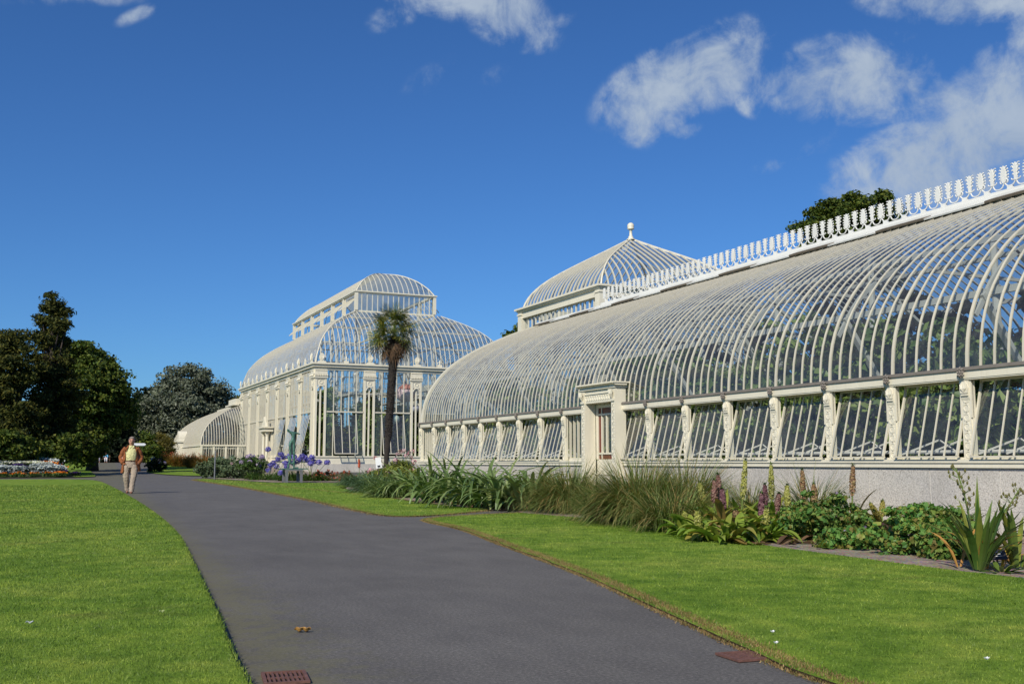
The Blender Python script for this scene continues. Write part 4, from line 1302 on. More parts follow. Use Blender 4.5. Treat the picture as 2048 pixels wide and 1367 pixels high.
def limbs(mb, base, top, r0, cs, nb, rg=rng, start=0.35):
    base, top = np.array(base, float), np.array(top, float)
    k = np.linspace(0, 1, 8)
    bend = np.array([rg.normal(0, 0.02), rg.normal(0, 0.02), 0]) * np.linalg.norm(top - base)
    P = base + (top - base) * k[:, None] + bend * np.sin(k * np.pi)[:, None]
    mb.tube(P, r0 * (1 - 0.78 * k) * np.where(k == 0, 1.35, 1), 8)
    for c in cs[rg.permutation(len(cs))[:nb]]:
        s = np.clip((c[2] - base[2]) / (top[2] - base[2] + 1e-6) - 0.18 - 0.2 * rg.random(), start, 0.95)
        p = np.array([np.interp(s, k, P[:, i]) for i in range(3)])
        m = (p + c) / 2 + np.array([0, 0, -0.06 * np.linalg.norm(c - p)])
        mb.tube(np.array([p, m, c]), np.array([0.42, 0.26, 0.07]) * r0 * (1 - 0.6 * s), 5)
def tree(name, label, base, lobes, nclump, nleaf, csize, L, Wd, mat, bark, r0, top=None, nb=24, group=None, cat='tree', hollow=0.55, seed=None, start=0.35):
    rg = np.random.default_rng(seed if seed is not None else int(abs(base[0] * 97 + base[1] * 31)) + 5)
    t_ = thing(name, label, cat, base, group)
    cm, tm = MB(), MB()
    cs = crown(cm, lobes, nclump, nleaf, csize, L, Wd, hollow, rg)
    if top is None:
        z = max(l[2] for l in lobes); top = (np.mean([l[0] for l in lobes]), np.mean([l[1] for l in lobes]), z)
    limbs(tm, (base[0], base[1], base[2] - 0.1), top, r0, cs, nb, rg, start)
    tm.build('trunk', bark, t_, True)
    cm.build('crown', mat, t_)
    return t_
def lobe(px, py, Y, rpx, rpy, depth=None):
    """an ellipsoid of foliage standing at distance Y, sized by its apparent half width/height"""
    c = at(px, py, Y)
    k = np.linalg.norm(c[:2]) / FPX
    rx, rz = rpx * k, rpy * k
    return (c[0], c[1], c[2], rx, depth if depth else rx, rz)

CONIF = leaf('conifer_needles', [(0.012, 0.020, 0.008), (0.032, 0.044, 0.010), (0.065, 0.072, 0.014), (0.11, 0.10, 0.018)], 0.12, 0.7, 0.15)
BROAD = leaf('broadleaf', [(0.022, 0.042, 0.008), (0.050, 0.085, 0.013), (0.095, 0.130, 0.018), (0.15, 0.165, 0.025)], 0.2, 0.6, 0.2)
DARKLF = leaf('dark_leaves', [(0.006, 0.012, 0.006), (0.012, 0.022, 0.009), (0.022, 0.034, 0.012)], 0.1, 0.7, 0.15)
EUCA = leaf('grey_leaves', [(0.06, 0.078, 0.055), (0.115, 0.135, 0.095), (0.20, 0.215, 0.16), (0.075, 0.095, 0.04)], 0.15, 0.6, 0.25)
SHRUBL = leaf('shrub_leaves', [(0.04, 0.085, 0.02), (0.075, 0.135, 0.03), (0.11, 0.16, 0.045)], 0.25, 0.5)
GERAN = leaf('geranium_leaves', [(0.05, 0.14, 0.03), (0.085, 0.20, 0.04), (0.12, 0.24, 0.05), (0.16, 0.26, 0.055), (0.22, 0.25, 0.05), (0.17, 0.13, 0.04)], 0.25, 0.5)
STRAPL = leaf('strap_leaves', [(0.10, 0.17, 0.05), (0.15, 0.22, 0.075), (0.20, 0.27, 0.10), (0.26, 0.30, 0.11)], 0.25, 0.42, 0.4)
AGAPL = leaf('agapanthus_leaves', [(0.03, 0.075, 0.012), (0.06, 0.12, 0.02), (0.12, 0.18, 0.035)], 0.25, 0.4, 0.4)
GRASSL = leaf('tussock_leaves', [(0.08, 0.135, 0.035), (0.115, 0.18, 0.045), (0.15, 0.21, 0.055), (0.18, 0.23, 0.065), (0.24, 0.25, 0.08), (0.32, 0.27, 0.11), (0.42, 0.27, 0.10)], 0.25, 0.5)
BLUEGR = leaf('blue_green_leaves', [(0.07, 0.13, 0.075), (0.11, 0.18, 0.095), (0.16, 0.23, 0.115)], 0.2, 0.5)
EUCOM = leaf('pineapple_lily_leaves', [(0.11, 0.19, 0.025), (0.17, 0.27, 0.035), (0.23, 0.32, 0.045), (0.31, 0.33, 0.055), (0.27, 0.17, 0.06)], 0.28, 0.4, 0.4)
YELLSP = leaf('yellow_florets', [(0.32, 0.34, 0.06), (0.45, 0.44, 0.12), (0.55, 0.52, 0.22)], 0.25)
PINKSP = leaf('pink_florets', [(0.20, 0.085, 0.08), (0.30, 0.15, 0.13), (0.36, 0.24, 0.18), (0.16, 0.07, 0.08)], 0.2)
BROWNSP = leaf('brown_florets', [(0.22, 0.11, 0.06), (0.34, 0.20, 0.11), (0.36, 0.28, 0.13), (0.16, 0.07, 0.05)], 0.2)
PURPSP = leaf('violet_florets', [(0.12, 0.04, 0.06), (0.22, 0.10, 0.12), (0.30, 0.17, 0.17)], 0.2)
STEM = plain('green_stem', (0.14, 0.19, 0.04), 0.5)
BLUEFL = leaf('blue_petals', [(0.10, 0.085, 0.42), (0.17, 0.15, 0.58), (0.28, 0.25, 0.66)], 0.3)
PINKFL = leaf('pink_petals', [(0.65, 0.42, 0.47), (0.80, 0.66, 0.68), (0.75, 0.30, 0.38)], 0.3)
LILAC = leaf('lilac_petals', [(0.30, 0.24, 0.42), (0.45, 0.36, 0.50)], 0.3)
WHITEFL = leaf('white_petals', [(0.62, 0.62, 0.56), (0.78, 0.78, 0.74)], 0.2)
VIOLFL = leaf('violet_petals', [(0.035, 0.014, 0.10), (0.08, 0.035, 0.20), (0.02, 0.012, 0.05)], 0.2)
ORANFL = leaf('orange_petals', [(0.62, 0.13, 0.008), (0.75, 0.24, 0.015), (0.80, 0.33, 0.03)], 0.2)
REDFL = leaf('red_petals', [(0.50, 0.06, 0.03), (0.62, 0.14, 0.06), (0.45, 0.16, 0.10)], 0.2)
SILVER = leaf('silver_leaves', [(0.36, 0.40, 0.40), (0.50, 0.54, 0.54), (0.62, 0.65, 0.64)], 0.1, 0.7)
ORTIP = leaf('orange_tipped_leaves', [(0.45, 0.22, 0.06), (0.60, 0.32, 0.10), (0.50, 0.36, 0.05)], 0.25)
SWORD = leaf('sword_leaves', [(0.045, 0.10, 0.02), (0.085, 0.15, 0.03), (0.13, 0.19, 0.04), (0.24, 0.25, 0.04)], 0.2, 0.35, 0.5)
RUSTLF = leaf('rusty_leaves', [(0.10, 0.09, 0.02), (0.20, 0.12, 0.03), (0.32, 0.12, 0.03), (0.13, 0.13, 0.03)], 0.25)
DEAD = leaf('dead_leaves', [(0.10, 0.06, 0.04), (0.19, 0.11, 0.06), (0.25, 0.17, 0.09)], 0.15, 0.8)
PALMLF = leaf('palm_fronds', [(0.05, 0.08, 0.012), (0.10, 0.13, 0.018), (0.24, 0.22, 0.03), (0.035, 0.05, 0.01)], 0.2, 0.45, 0.4)
PALMDEAD = leaf('dead_palm_fronds', [(0.10, 0.06, 0.04), (0.17, 0.11, 0.07), (0.24, 0.13, 0.06), (0.14, 0.11, 0.09)], 0.15, 0.8)
GREENHL = leaf('hothouse_leaves', [(0.08, 0.15, 0.045), (0.16, 0.24, 0.06), (0.30, 0.38, 0.10)], 0.2, 0.45)

# ------------------------------------------------------------------ trees
def gp(px, py):
    d = ray(px, py); return np.array([0, 0, 1.0]) + d * (-1.0 / d[2])
def onground(px, Y): return (xat(px, Y), Y, float(gz(Y)))
# tall ragged conifer
b_ = onground(108, 84)
lb = [lobe(106, 605, 84, 17, 20), lobe(92, 640, 84, 22, 10), lobe(125, 622, 84, 16, 9), lobe(106, 655, 84, 26, 18), lobe(122, 648, 83, 16, 10), lobe(107, 625, 84, 13, 18), lobe(98, 618, 84, 12, 9), lobe(88, 672, 84, 18, 12), lobe(105, 690, 84, 32, 22), lobe(125, 685, 84, 12, 12), lobe(100, 735, 84, 46, 38), lobe(118, 790, 83, 50, 48), lobe(95, 850, 83, 52, 50), lobe(128, 880, 82, 48, 36), lobe(90, 905, 84, 50, 30)]
tree('conifer', 'tallest dark conifer with a ragged narrow top, standing above its neighbours on the left', b_, lb, 420, 44000, 0.5, 0.26, 0.10, CONIF, BARK, 0.42, at(106, 594, 84), 60, hollow=0.2)
b_ = onground(18, 80)
lb = [lobe(28, 680, 80, 34, 20), lobe(5, 705, 80, 45, 28), lobe(40, 730, 79, 40, 40), lobe(-20, 760, 80, 60, 50), lobe(35, 800, 79, 50, 55), lobe(-30, 850, 80, 60, 60), lobe(45, 870, 79, 45, 50), lobe(-90, 770, 82, 60, 60), lobe(10, 905, 80, 60, 30)]
tree('conifer', 'broad dark conifer with a blunt top at the left edge of the photo', b_, lb, 420, 44000, 0.62, 0.28, 0.12, CONIF, BARK, 0.5, at(22, 670, 80), 50, hollow=0.3)
b_ = onground(185, 98)
lb = [lobe(150, 715, 98, 40, 30), lobe(185, 735, 98, 42, 34), lobe(215, 765, 97, 36, 34), lobe(165, 790, 95, 46, 44), lobe(225, 800, 98, 34, 26), lobe(238, 830, 99, 28, 28), lobe(190, 850, 97, 46, 46), lobe(160, 885, 95, 44, 40), lobe(250, 815, 104, 20, 14)]
tree('broadleaf_tree', 'rounded green broadleaf tree on the right of the dark conifers', b_, lb, 420, 46000, 0.75, 0.28, 0.18, BROAD, BARK, 0.45, at(190, 740, 98), 40)
def shrub(name, label, lobes, ncl, nl, cs_, L, Wd, mat, base, group=None, cat='shrub', fl=None):
    rg = np.random.default_rng(int(abs(base[0] * 131 + base[1] * 17)) + 3)
    t_ = thing(name, label, cat, base, group)
    m_ = MB(); cs = crown(m_, lobes, ncl, nl, cs_, L, Wd, 0.4, rg)
    m_.build('foliage', mat, t_)
    s_ = MB()
    for c in cs[:10]:
        s_.tube(np.array([[base[0], base[1], base[2] - 0.03], (np.array(base) + c) / 2 + (0, 0, 0.05), c]), [0.02 * cs_ / 0.3 + 0.004, 0.012 * cs_ / 0.3 + 0.003, 0.004], 4)
    s_.build('stem', STEM if cs_ < 0.3 else BARK, t_)
    if fl:
        fm, n, sz = fl
        for c in cs[rg.permutation(len(cs))[:n]]:
            f_ = MB()
            o = c + np.array([rg.normal(0, cs_ * 0.3), -abs(rg.normal(0, cs_ * 0.4)), cs_ * (0.55 + 0.3 * rg.random())])
            d = unit(14, rg)
            leaf_quads(f_, o + d * sz * 0.5, sz * 0.8, sz * 0.5, d, rg)
            f_.build('flower', fm, t_)
    return t_
shrub('shrub', 'dark bushy shrub under the conifers, left edge of the photo', [lobe(20, 895, 76, 44, 28), lobe(52, 905, 76, 22, 20), lobe(-40, 890, 77, 50, 34)], 90, 7000, 0.5, 0.26, 0.15, BROAD, onground(22, 76))
shrub('shrub', 'low dark shrub with yellow green twigs, at the foot of the tallest conifer', [lobe(140, 885, 78, 26, 18), lobe(110, 912, 78, 36, 14), lobe(85, 905, 78, 22, 18)], 70, 5000, 0.42, 0.24, 0.15, BROAD, onground(115, 78))
# shaded trees closing the path
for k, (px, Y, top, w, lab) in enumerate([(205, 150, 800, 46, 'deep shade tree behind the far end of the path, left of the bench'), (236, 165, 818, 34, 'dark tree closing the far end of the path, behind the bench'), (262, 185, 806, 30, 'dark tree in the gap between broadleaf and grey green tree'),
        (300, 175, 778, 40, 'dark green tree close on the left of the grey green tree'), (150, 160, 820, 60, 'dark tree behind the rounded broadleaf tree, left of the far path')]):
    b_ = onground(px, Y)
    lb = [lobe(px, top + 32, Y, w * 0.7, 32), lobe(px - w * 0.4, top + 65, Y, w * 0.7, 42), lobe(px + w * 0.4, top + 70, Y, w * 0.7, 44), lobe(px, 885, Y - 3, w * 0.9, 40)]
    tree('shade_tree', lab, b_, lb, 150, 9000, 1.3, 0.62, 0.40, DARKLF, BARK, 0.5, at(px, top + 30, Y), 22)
b_ = onground(372, 158)
lb = [lobe(378, 760, 158, 46, 28), lobe(350, 785, 157, 36, 30), lobe(412, 782, 158, 40, 28), lobe(436, 792, 158, 22, 16), lobe(330, 815, 156, 42, 34), lobe(372, 825, 155, 46, 36), lobe(415, 828, 157, 36, 34), lobe(305, 838, 157, 28, 32), lobe(340, 865, 155, 44, 34), lobe(300, 885, 157, 30, 30)]
tree('eucalyptus_tree', 'large grey green tree with billowing crown, left of the palm house', b_, lb, 480, 46000, 1.1, 0.42, 0.24, EUCA, PALEBARK, 0.7, at(375, 775, 158), 50, hollow=0.5)
b_ = onground(474, 185)
lb = [lobe(478, 800, 185, 12, 10), lobe(470, 815, 185, 24, 16), lobe(480, 840, 185, 40, 26), lobe(450, 830, 185, 20, 18), lobe(505, 830, 186, 36, 30)]
tree('conifer', 'dark conifer top rising behind the low glass wing, beside the palm house corner', b_, lb, 120, 9000, 1.1, 0.6, 0.28, CONIF, BARK, 0.45, at(478, 792, 185), 30, hollow=0.2)
# the wood far behind
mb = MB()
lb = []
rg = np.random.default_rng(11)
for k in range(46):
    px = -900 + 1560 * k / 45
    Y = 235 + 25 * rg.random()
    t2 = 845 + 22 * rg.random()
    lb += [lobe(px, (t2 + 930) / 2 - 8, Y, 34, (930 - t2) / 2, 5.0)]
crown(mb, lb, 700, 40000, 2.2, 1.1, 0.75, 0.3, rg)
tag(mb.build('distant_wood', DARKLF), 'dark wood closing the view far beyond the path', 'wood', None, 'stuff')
# tree behind the roof on the right, and a twiggy top by the pavilion
b_ = (xat(1690, 46), 46.0, 0)
lb = [lobe(1648, 425, 46, 42, 26), lobe(1700, 415, 46, 44, 24), lobe(1740, 440, 46, 40, 30), lobe(1765, 395, 46, 10, 9), lobe(1612, 455, 46, 28, 18), lobe(1680, 470, 46, 70, 40), lobe(1775, 430, 47, 24, 22), lobe(1720, 530, 46, 90, 60), lobe(1640, 540, 46, 70, 60)]
tree('broadleaf_tree', 'green tree showing above the cresting behind the near glasshouse', b_, lb, 330, 36000, 0.5, 0.21, 0.13, BROAD, BARK, 0.4, at(1700, 425, 46), 50, hollow=0.35)
b_ = onground(1033, 70)
lb = [lobe(1030, 664, 70, 14, 9), lobe(1040, 652, 70, 7, 8), lobe(1018, 670, 70, 8, 4), lobe(1050, 700, 70, 30, 24), lobe(1040, 780, 70, 34, 60)]
tree('sparse_tree', 'thin twiggy treetop peeping out left of the square pavilion', b_, lb, 60, 1500, 0.45, 0.26, 0.14, BROAD, BARK, 0.22, at(1038, 650, 70), 30, hollow=0.2)
# shrubs beyond the near glasshouse, seen through its panes
for k in range(9):
    y = 14.5 + 3.4 * k
    hgt = 2.0 + 0.7 * rng.random() + 0.10 * (y - 12)
    shrub('evergreen_shrub', 'dark evergreen shrub behind the near glasshouse, dim through its roof panes', [(24.5 + rng.normal(0, 0.6), y, hgt * 0.5, 1.7, 1.9, hgt * 0.55)], 60, 3500, 0.5, 0.28, 0.15, BROAD, (24.5, y, 0), 'evergreens behind the near glasshouse')
# shrubs right of the far path
shrub('shrub', 'dense mid green bush right of the far path, beside the yellowish bush', [lobe(292, 890, 118, 14, 26), lobe(300, 905, 116, 18, 20)], 60, 4500, 0.5, 0.3, 0.18, BROAD, onground(297, 117))
shrub('shrub', 'yellowish green feathery bush in front of the low glass wing', [lobe(322, 886, 130, 20, 18), lobe(312, 898, 129, 20, 16), lobe(335, 895, 131, 14, 16)], 70, 6000, 0.55, 0.34, 0.08, leaf('olive_leaves', [(0.07, 0.065, 0.012), (0.12, 0.10, 0.018), (0.16, 0.13, 0.02)], 0.2), onground(328, 130))
# ------------------------------------------------------------------ fan palm
PY = 54.0
pb = (xat(772, PY), PY, 0.02)
palm = thing('fan_palm', 'fan palm with a shaggy dark trunk, standing before the tall palm house', 'palm tree', pb)
def pp(px, py): return at(px, py, PY)
tk = np.array([pp(772, 962), pp(773, 915), pp(777, 860), pp(781, 800), pp(785, 745), pp(788, 700), pp(789, 672)])
tk[0, 2] = -0.1
Q = catmull(tk, 14)
m_ = MB()
kk = np.linspace(0, 1, len(Q))
rr = 0.10 + 0.085 * np.clip(kk * 2.6, 0, 1) + 0.03 * kk + rng.normal(0, 0.008, len(Q))
m_.tube(Q, rr, 14)
lf = MB()                                               # fibrous leaf-base mat over the trunk
n = 2600
i = (len(Q) * (0.30 + 0.70 * rng.random(n))).astype(int).clip(0, len(Q) - 1)
th = rng.random(n) * 2 * np.pi
d = np.stack([np.cos(th), np.sin(th), rng.random(n) * 0.3 - 0.45], 1)
C = Q[i] + d * (rr[i] + 0.02)[:, None]
leaf_quads(lf, C, 0.14, 0.035, np.cross(d, unit(n)) * 0.8 + d * 0.4)
TRK = plain('palm_trunk', (0.028, 0.022, 0.018), 0.95, 0, 0.6, 22)
tr_ = m_.build('trunk', TRK, palm, True)
lf.build('fibre', plain('palm_fibre', (0.035, 0.027, 0.022), 0.95, 0, 0.5, 30), tr_)
def fan(mb, hub, dirv, blade, nseg=26, droop=0.25, w=0.05, roll=0.0):
    dirv = nrm(dirv)
    sidev = nrm(np.cross(dirv, (0, 0, 1)))
    upv = np.cross(sidev, dirv)
    sidev, upv = sidev * math.cos(roll) + upv * math.sin(roll), upv * math.cos(roll) - sidev * math.sin(roll)
    for k in range(nseg):
        a = R(-125 + 250 * k / (nseg - 1))
        l = blade * (0.8 + 0.2 * math.cos(a * 0.7)) * (0.9 + 0.2 * rng.random())
        v = nrm(dirv * math.cos(a) + sidev * math.sin(a) + upv * 0.06 * (k % 2 - 0.5))
        pts = [hub, hub + v * l * 0.5 + upv * 0.02, hub + v * l * 0.78 - np.array([0, 0, droop * l * 0.12]), hub + v * l - np.array([0, 0, droop * l * 0.5])]
        ww = [0.02, w, w * 0.7, 0.004]
        nn = np.cross(v, upv)
        V = []
        for p, q in zip(pts, ww): V += [p - nn * q / 2, p + nn * q / 2]
        mb.add(V, [(0, 1, 3, 2), (2, 3, 5, 4), (4, 5, 7, 6)])
top = Q[-1] + np.array([0, 0, 0.5])
fr, dd, st = MB(), MB(), MB()
for k in range(46):
    el = R(80 - 108 * (k / 45) ** 0.6) + rng.normal(0, 0.10)
    a = k * 2.39996 + rng.normal(0, 0.15)
    v = np.array([math.cos(a) * math.cos(el), math.sin(a) * math.cos(el), math.sin(el)])
    pet = 0.62 + 0.38 * rng.random()
    h0 = top + np.array([0, 0, -0.5 * k / 45])
    hub = h0 + v * pet + np.array([0, 0, -0.05])
    st.tube([h0, (h0 + hub) / 2 + (0, 0, 0.04), hub], [0.022, 0.016, 0.012], 4)
    fan(fr, hub, v + np.array([0, 0, -0.12]), 0.66 + 0.26 * rng.random(), 18, 0.30, 0.055, rng.normal(0, 0.6))
for k in range(20):
    el = R(-22 - 50 * rng.random())
    a = k * 2.39996
    v = np.array([math.cos(a) * math.cos(el), math.sin(a) * math.cos(el), math.sin(el)])
    h0 = top + np.array([0, 0, -0.55 - 0.3 * rng.random()])
    hub = h0 + v * (0.55 + 0.55 * rng.random())
    st.tube([h0, hub], [0.02, 0.012], 4)
    fan(dd, hub, v + np.array([0, 0, -1.2]), 0.45 + 0.3 * rng.random(), 16, 0.5, 0.045, rng.normal(0, 0.8))
for k in range(26):                                      # old hanging fronds against the trunk
    a = k * 2.39996
    h0 = top + np.array([math.cos(a) * 0.2, math.sin(a) * 0.2, -0.75 - 0.8 * rng.random()])
    fan(dd, h0, np.array([math.cos(a) * 0.35, math.sin(a) * 0.35, -1.0]), 0.55 + 0.25 * rng.random(), 9, 0.3, 0.03)
fr.build('frond', PALMLF, palm); dd.build('dead_frond', PALMDEAD, palm); st.build('leaf_stalk', STEM, palm)

# ------------------------------------------------------------------ plants of the bed
def arr(n, lo, hi): return lo + (hi - lo) * rng.random(n)
def clump(name, label, cat, base, n, L, Wd, e0, droop, mat, rad=0.1, group=None, nseg=6, fold=0.18, extra=None, pw=1.4, tipw=0.03):
    t_ = thing(name, label, cat, base, group)
    m_ = MB()
    a = rng.random(n) * 2 * np.pi
    r = rad * np.sqrt(rng.random(n)); a2 = a + rng.normal(0, 0.7, n)
    B = np.stack([base[0] + r * np.cos(a2), base[1] + r * np.sin(a2), np.full(n, base[2])], 1)
    straps(m_, B, a, arr(n, *L), arr(n, *Wd), arr(n, *e0), arr(n, *droop), nseg, pw, fold, tipw, rng.normal(0, 0.5, n)[:, None] if True else 0)
    m_.build('leaves', mat, t_)
    return t_
def bed(px, py): 
    q = gp(px, py); return (q[0], q[1], 0.022)
# tussocks of fine grass
TG = 'grass tussocks against the near glasshouse'
for (px, py, n, lo, hi, lab) in [(1140, 1027, 2600, 0.8, 1.55, 'olive grass tussock left of the cream door'), (1090, 1021, 700, 0.7, 1.2, 'small pale grass tuft between the strap leaves and the olive tussock'),
        (1280, 1050, 3200, 0.85, 1.7, 'largest grass tussock, right of the cream door'), (1375, 1036, 1700, 0.9, 1.75, 'tall blue green grass tussock behind the left pineapple lilies'),
        (1205, 1042, 1300, 0.6, 1.1, 'low olive tussock between the two large ones, at the lawn edge'), (1345, 1064, 1300, 0.6, 1.15, 'low tussock at the lawn edge beside the lime rosettes'), (1500, 1048, 560, 0.7, 1.15, 'wispy grass tuft behind the two tall yellow green flower spikes'), (1625, 1056, 620, 0.9, 1.4, 'wispy grass tuft behind the brown flower spikes, against the granite')]:
    clump('grass_tussock', lab, 'grass', bed(px, py), n, (lo, hi), (0.007, 0.012), (0.7, 1.5), (0.3, 2.3), GRASSL, 0.30 if n > 1000 else 0.15, TG, 6, 0.1)
# big strap-leaved clumps in front of the left half
SG = 'strap leaved clumps along the bed'
for (px, py, n, L1, lab) in [(820, 995, 55, 1.15, 'strap leaved clump at the left end, next to the blue green grassy clump'), (865, 1006, 60, 1.2, 'strap leaved clump with arching pale leaves, second from the left end'),
        (915, 1011, 60, 1.25, 'strap leaved clump with drooping tips, in the middle of the row'), (962, 1016, 70, 1.35, 'tallest strap leaved clump with broad bent leaves'),
        (1010, 1020, 60, 1.2, 'strap leaved clump with dry brown leaves at its foot'), (1055, 1022, 50, 1.1, 'strap leaved clump at the right end, beside the pale grass tuft'),
        (890, 991, 50, 1.3, 'strap leaved clump in the back row, under the left sashes'), (985, 1001, 50, 1.35, 'strap leaved clump in the back row, behind the tallest one'), (1062, 1006, 46, 1.35, 'bright upright strap leaved clump in the back row, left of the olive tussock')]:
    b_ = bed(px, py)
    t_ = clump('crinum', lab, 'plant', b_, int(n * 1.25), (L1 * 0.8, L1 * 1.5), (0.06, 0.115), (0.85, 1.5), (0.9, 3.0), STRAPL, 0.28, SG, 8, 0.2)
    m_ = MB(); k = 7
    straps(m_, np.array([b_]) + np.stack([rng.normal(0, 0.12, k), rng.normal(0, 0.12, k), np.zeros(k)], 1), rng.random(k) * 6.28, arr(k, 0.5, 0.9), 0.04, arr(k, 0.4, 1.2), arr(k, 1.5, 2.6), 6)
    m_.build('dry_leaves', DEAD, t_)
    if px in (962, 915, 1055):
        m_ = MB(); straps(m_, np.repeat([b_], 4, 0), arr(4, 0, 6.28), arr(4, 0.8, 1.15), 0.025, arr(4, 0.7, 1.1), arr(4, 0.6, 1.2), 6); m_.build('orange_leaves', ORTIP, t_)
for (px, py, r, lab) in [(715, 972, 0.5, 'blue green grassy clump at the left end of the bed, below the red hot poker'), (745, 985, 0.42, 'blue green grassy clump in front of the white sign'), (785, 995, 0.4, 'fine green grassy clump next to the strap leaves')]:
    clump('grassy_clump', lab, 'plant', bed(px, py), 900, (0.6, 1.3), (0.014, 0.028), (0.5, 1.4), (0.6, 2.2), BLUEGR if px < 760 else STRAPL, r, 'fine leaved clumps at the left end of the bed', 5)
# leafy shrub with pale pink trumpets by the corner
for (px, py, h, w, lab) in [(800, 972, 0.95, 0.9, 'yellow green shrub with pale pink trumpets at the corner of the near glasshouse'), (760, 968, 0.55, 0.6, 'low yellow green shrub with a few pink trumpets beside the white sign')]:
    b_ = bed(px, py)
    shrub('belladonna_shrub', lab, [(b_[0], b_[1], h * 0.55, w, w, h * 0.5)], 60, 3600, 0.22, 0.16, 0.05, leaf('lime_leaves', [(0.12, 0.16, 0.03), (0.20, 0.24, 0.045), (0.27, 0.28, 0.06)], 0.3), b_, None, 'shrub', (PINKFL, 14, 0.2))
b_ = bed(818, 972)
t_ = thing('trumpet_flower', 'head of pale pink trumpets on bare stems before the glasshouse corner post', 'flower', b_)
m_, s_ = MB(), MB()
for (px, py) in [(800, 903), (808, 900), (818, 905), (826, 902), (812, 911), (822, 914), (795, 908), (750, 915), (760, 920)]:
    o2 = at(px, py, b_[1] + rng.normal(0, 0.2)); d = unit(14)
    leaf_quads(m_, o2 + d * 0.07, 0.14, 0.06, d)
    s_.tube([b_, (np.array(b_) + o2) / 2 + (0.02, 0, 0.1), o2], [0.012, 0.01, 0.007], 4)
m_.build('petals', PINKFL, t_); s_.build('stem', STEM, t_)
def spike(mb_s, mb_f, mb_t, base, tip, r, n, f0=0.35, tuft=True, sz=0.03):
    base, tip = np.array(base, float), np.array(tip, float)
    k = np.linspace(0, 1, 7)
    P = base + (tip - base) * k[:, None] + np.array([0.02, 0.02, 0]) * np.sin(k * np.pi)[:, None]
    mb_s.tube(P, 0.015 - 0.007 * k, 6)
    s = f0 + (0.97 - f0) * rng.random(n) ** 0.9
    C = np.stack([np.interp(s, k, P[:, i]) for i in range(3)], 1)
    ax = nrm(tip - base)
    d = unit(n); d -= ax * (d @ ax)[:, None]; d /= np.linalg.norm(d, axis=1)[:, None]
    q = (s - f0) / (1 - f0)
    rad = r * np.clip(1.15 - 0.75 * q ** 2, 0.15, 1) * np.clip(q * 6 + 0.3, 0, 1)
    C = C + d * (rad * (0.55 + 0.5 * rng.random(n)))[:, None]
    leaf_quads(mb_f, C, sz * (0.8 + 0.5 * rng.random(n)), sz * 0.75, d + unit(n) * 0.5)
    if tuft:
        m = 16
        straps(mb_t, np.repeat([tip - ax * 0.02], m, 0), rng.random(m) * 6.28, arr(m, 0.05, 0.09), 0.016, arr(m, 0.5, 1.5), arr(m, 0.3, 1.2), 3, tipw=0.1)
def spike_plant(label, bpx, bpy, tx, ty, mat, f0, r=0.045, n=520, nl=20, Ll=(0.45, 0.85), lean=0.0, tuft=True, sz=0.03, leafmat=None):
    b_ = bed(bpx, bpy)
    t_ = thing('pineapple_lily', label, 'pineapple lily', b_, 'pineapple lilies in the bed')
    tip = at(tx, ty, b_[1] + lean)
    s_, f_, u_, l_ = MB(), MB(), MB(), MB()
    spike(s_, f_, u_, b_, tip, r, n, f0, tuft, sz)
    s_.build('stem', STEM, t_); f_.build('florets', mat, t_)
    if tuft: u_.build('leaf_tuft', SHRUBL, t_)
    a = rng.random(nl) * 6.28
    straps(l_, np.array([b_]) + np.stack([0.05 * np.cos(a), 0.05 * np.sin(a), 0 * a], 1), a, arr(nl, *Ll), arr(nl, 0.07, 0.125), arr(nl, 0.6, 1.4), arr(nl, 0.6, 2.3), 7, fold=0.25)
    l_.build('leaves', leafmat or EUCOM, t_)
for a in [('pineapple lily with the taller of the two tall yellow green spikes', 1480, 1062, 1491, 916, YELLSP, 0.42), ('pineapple lily with the shorter of the two tall yellow green spikes', 1543, 1060, 1542, 926, YELLSP, 0.45),
          ('pineapple lily with a tall lone pinkish brown spike against the granite, farthest right', 1703, 1062, 1706, 928, BROWNSP, 0.52), ('pineapple lily with a brown spike in front of the wispy grass', 1608, 1060, 1604, 938, BROWNSP, 0.45),
          ('pineapple lily with a dull pink spike, leftmost of the pink pair', 1428, 1068, 1429, 958, PINKSP, 0.55), ('pineapple lily with a pointed pinkish spike, right of the pink pair', 1442, 1066, 1436, 946, PINKSP, 0.5),
          ('pineapple lily with a dark violet spike, beside the pink pair', 1448, 1070, 1444, 975, PURPSP, 0.5), ('pineapple lily with a slim dark red spike between the two tall yellow green ones', 1532, 1070, 1529, 966, PURPSP, 0.4),
          ('pineapple lily with a plump mauve spike below the slim dark red one', 1520, 1078, 1524, 985, PURPSP, 0.45), ('pineapple lily with a red leaning spike right of the tall yellow green ones', 1545, 1072, 1558, 985, PINKSP, 0.5),
          ('pineapple lily with a pale cream leaning spike, at the edge of the big tussock', 1420, 1060, 1398, 962, YELLSP, 0.6), ('pineapple lily with a short yellow spike under the brown ones', 1575, 1070, 1574, 968, YELLSP, 0.55),
          ('pineapple lily with a faded brown spike at the right of the group', 1630, 1064, 1627, 966, BROWNSP, 0.6)]:
    spike_plant(*a)
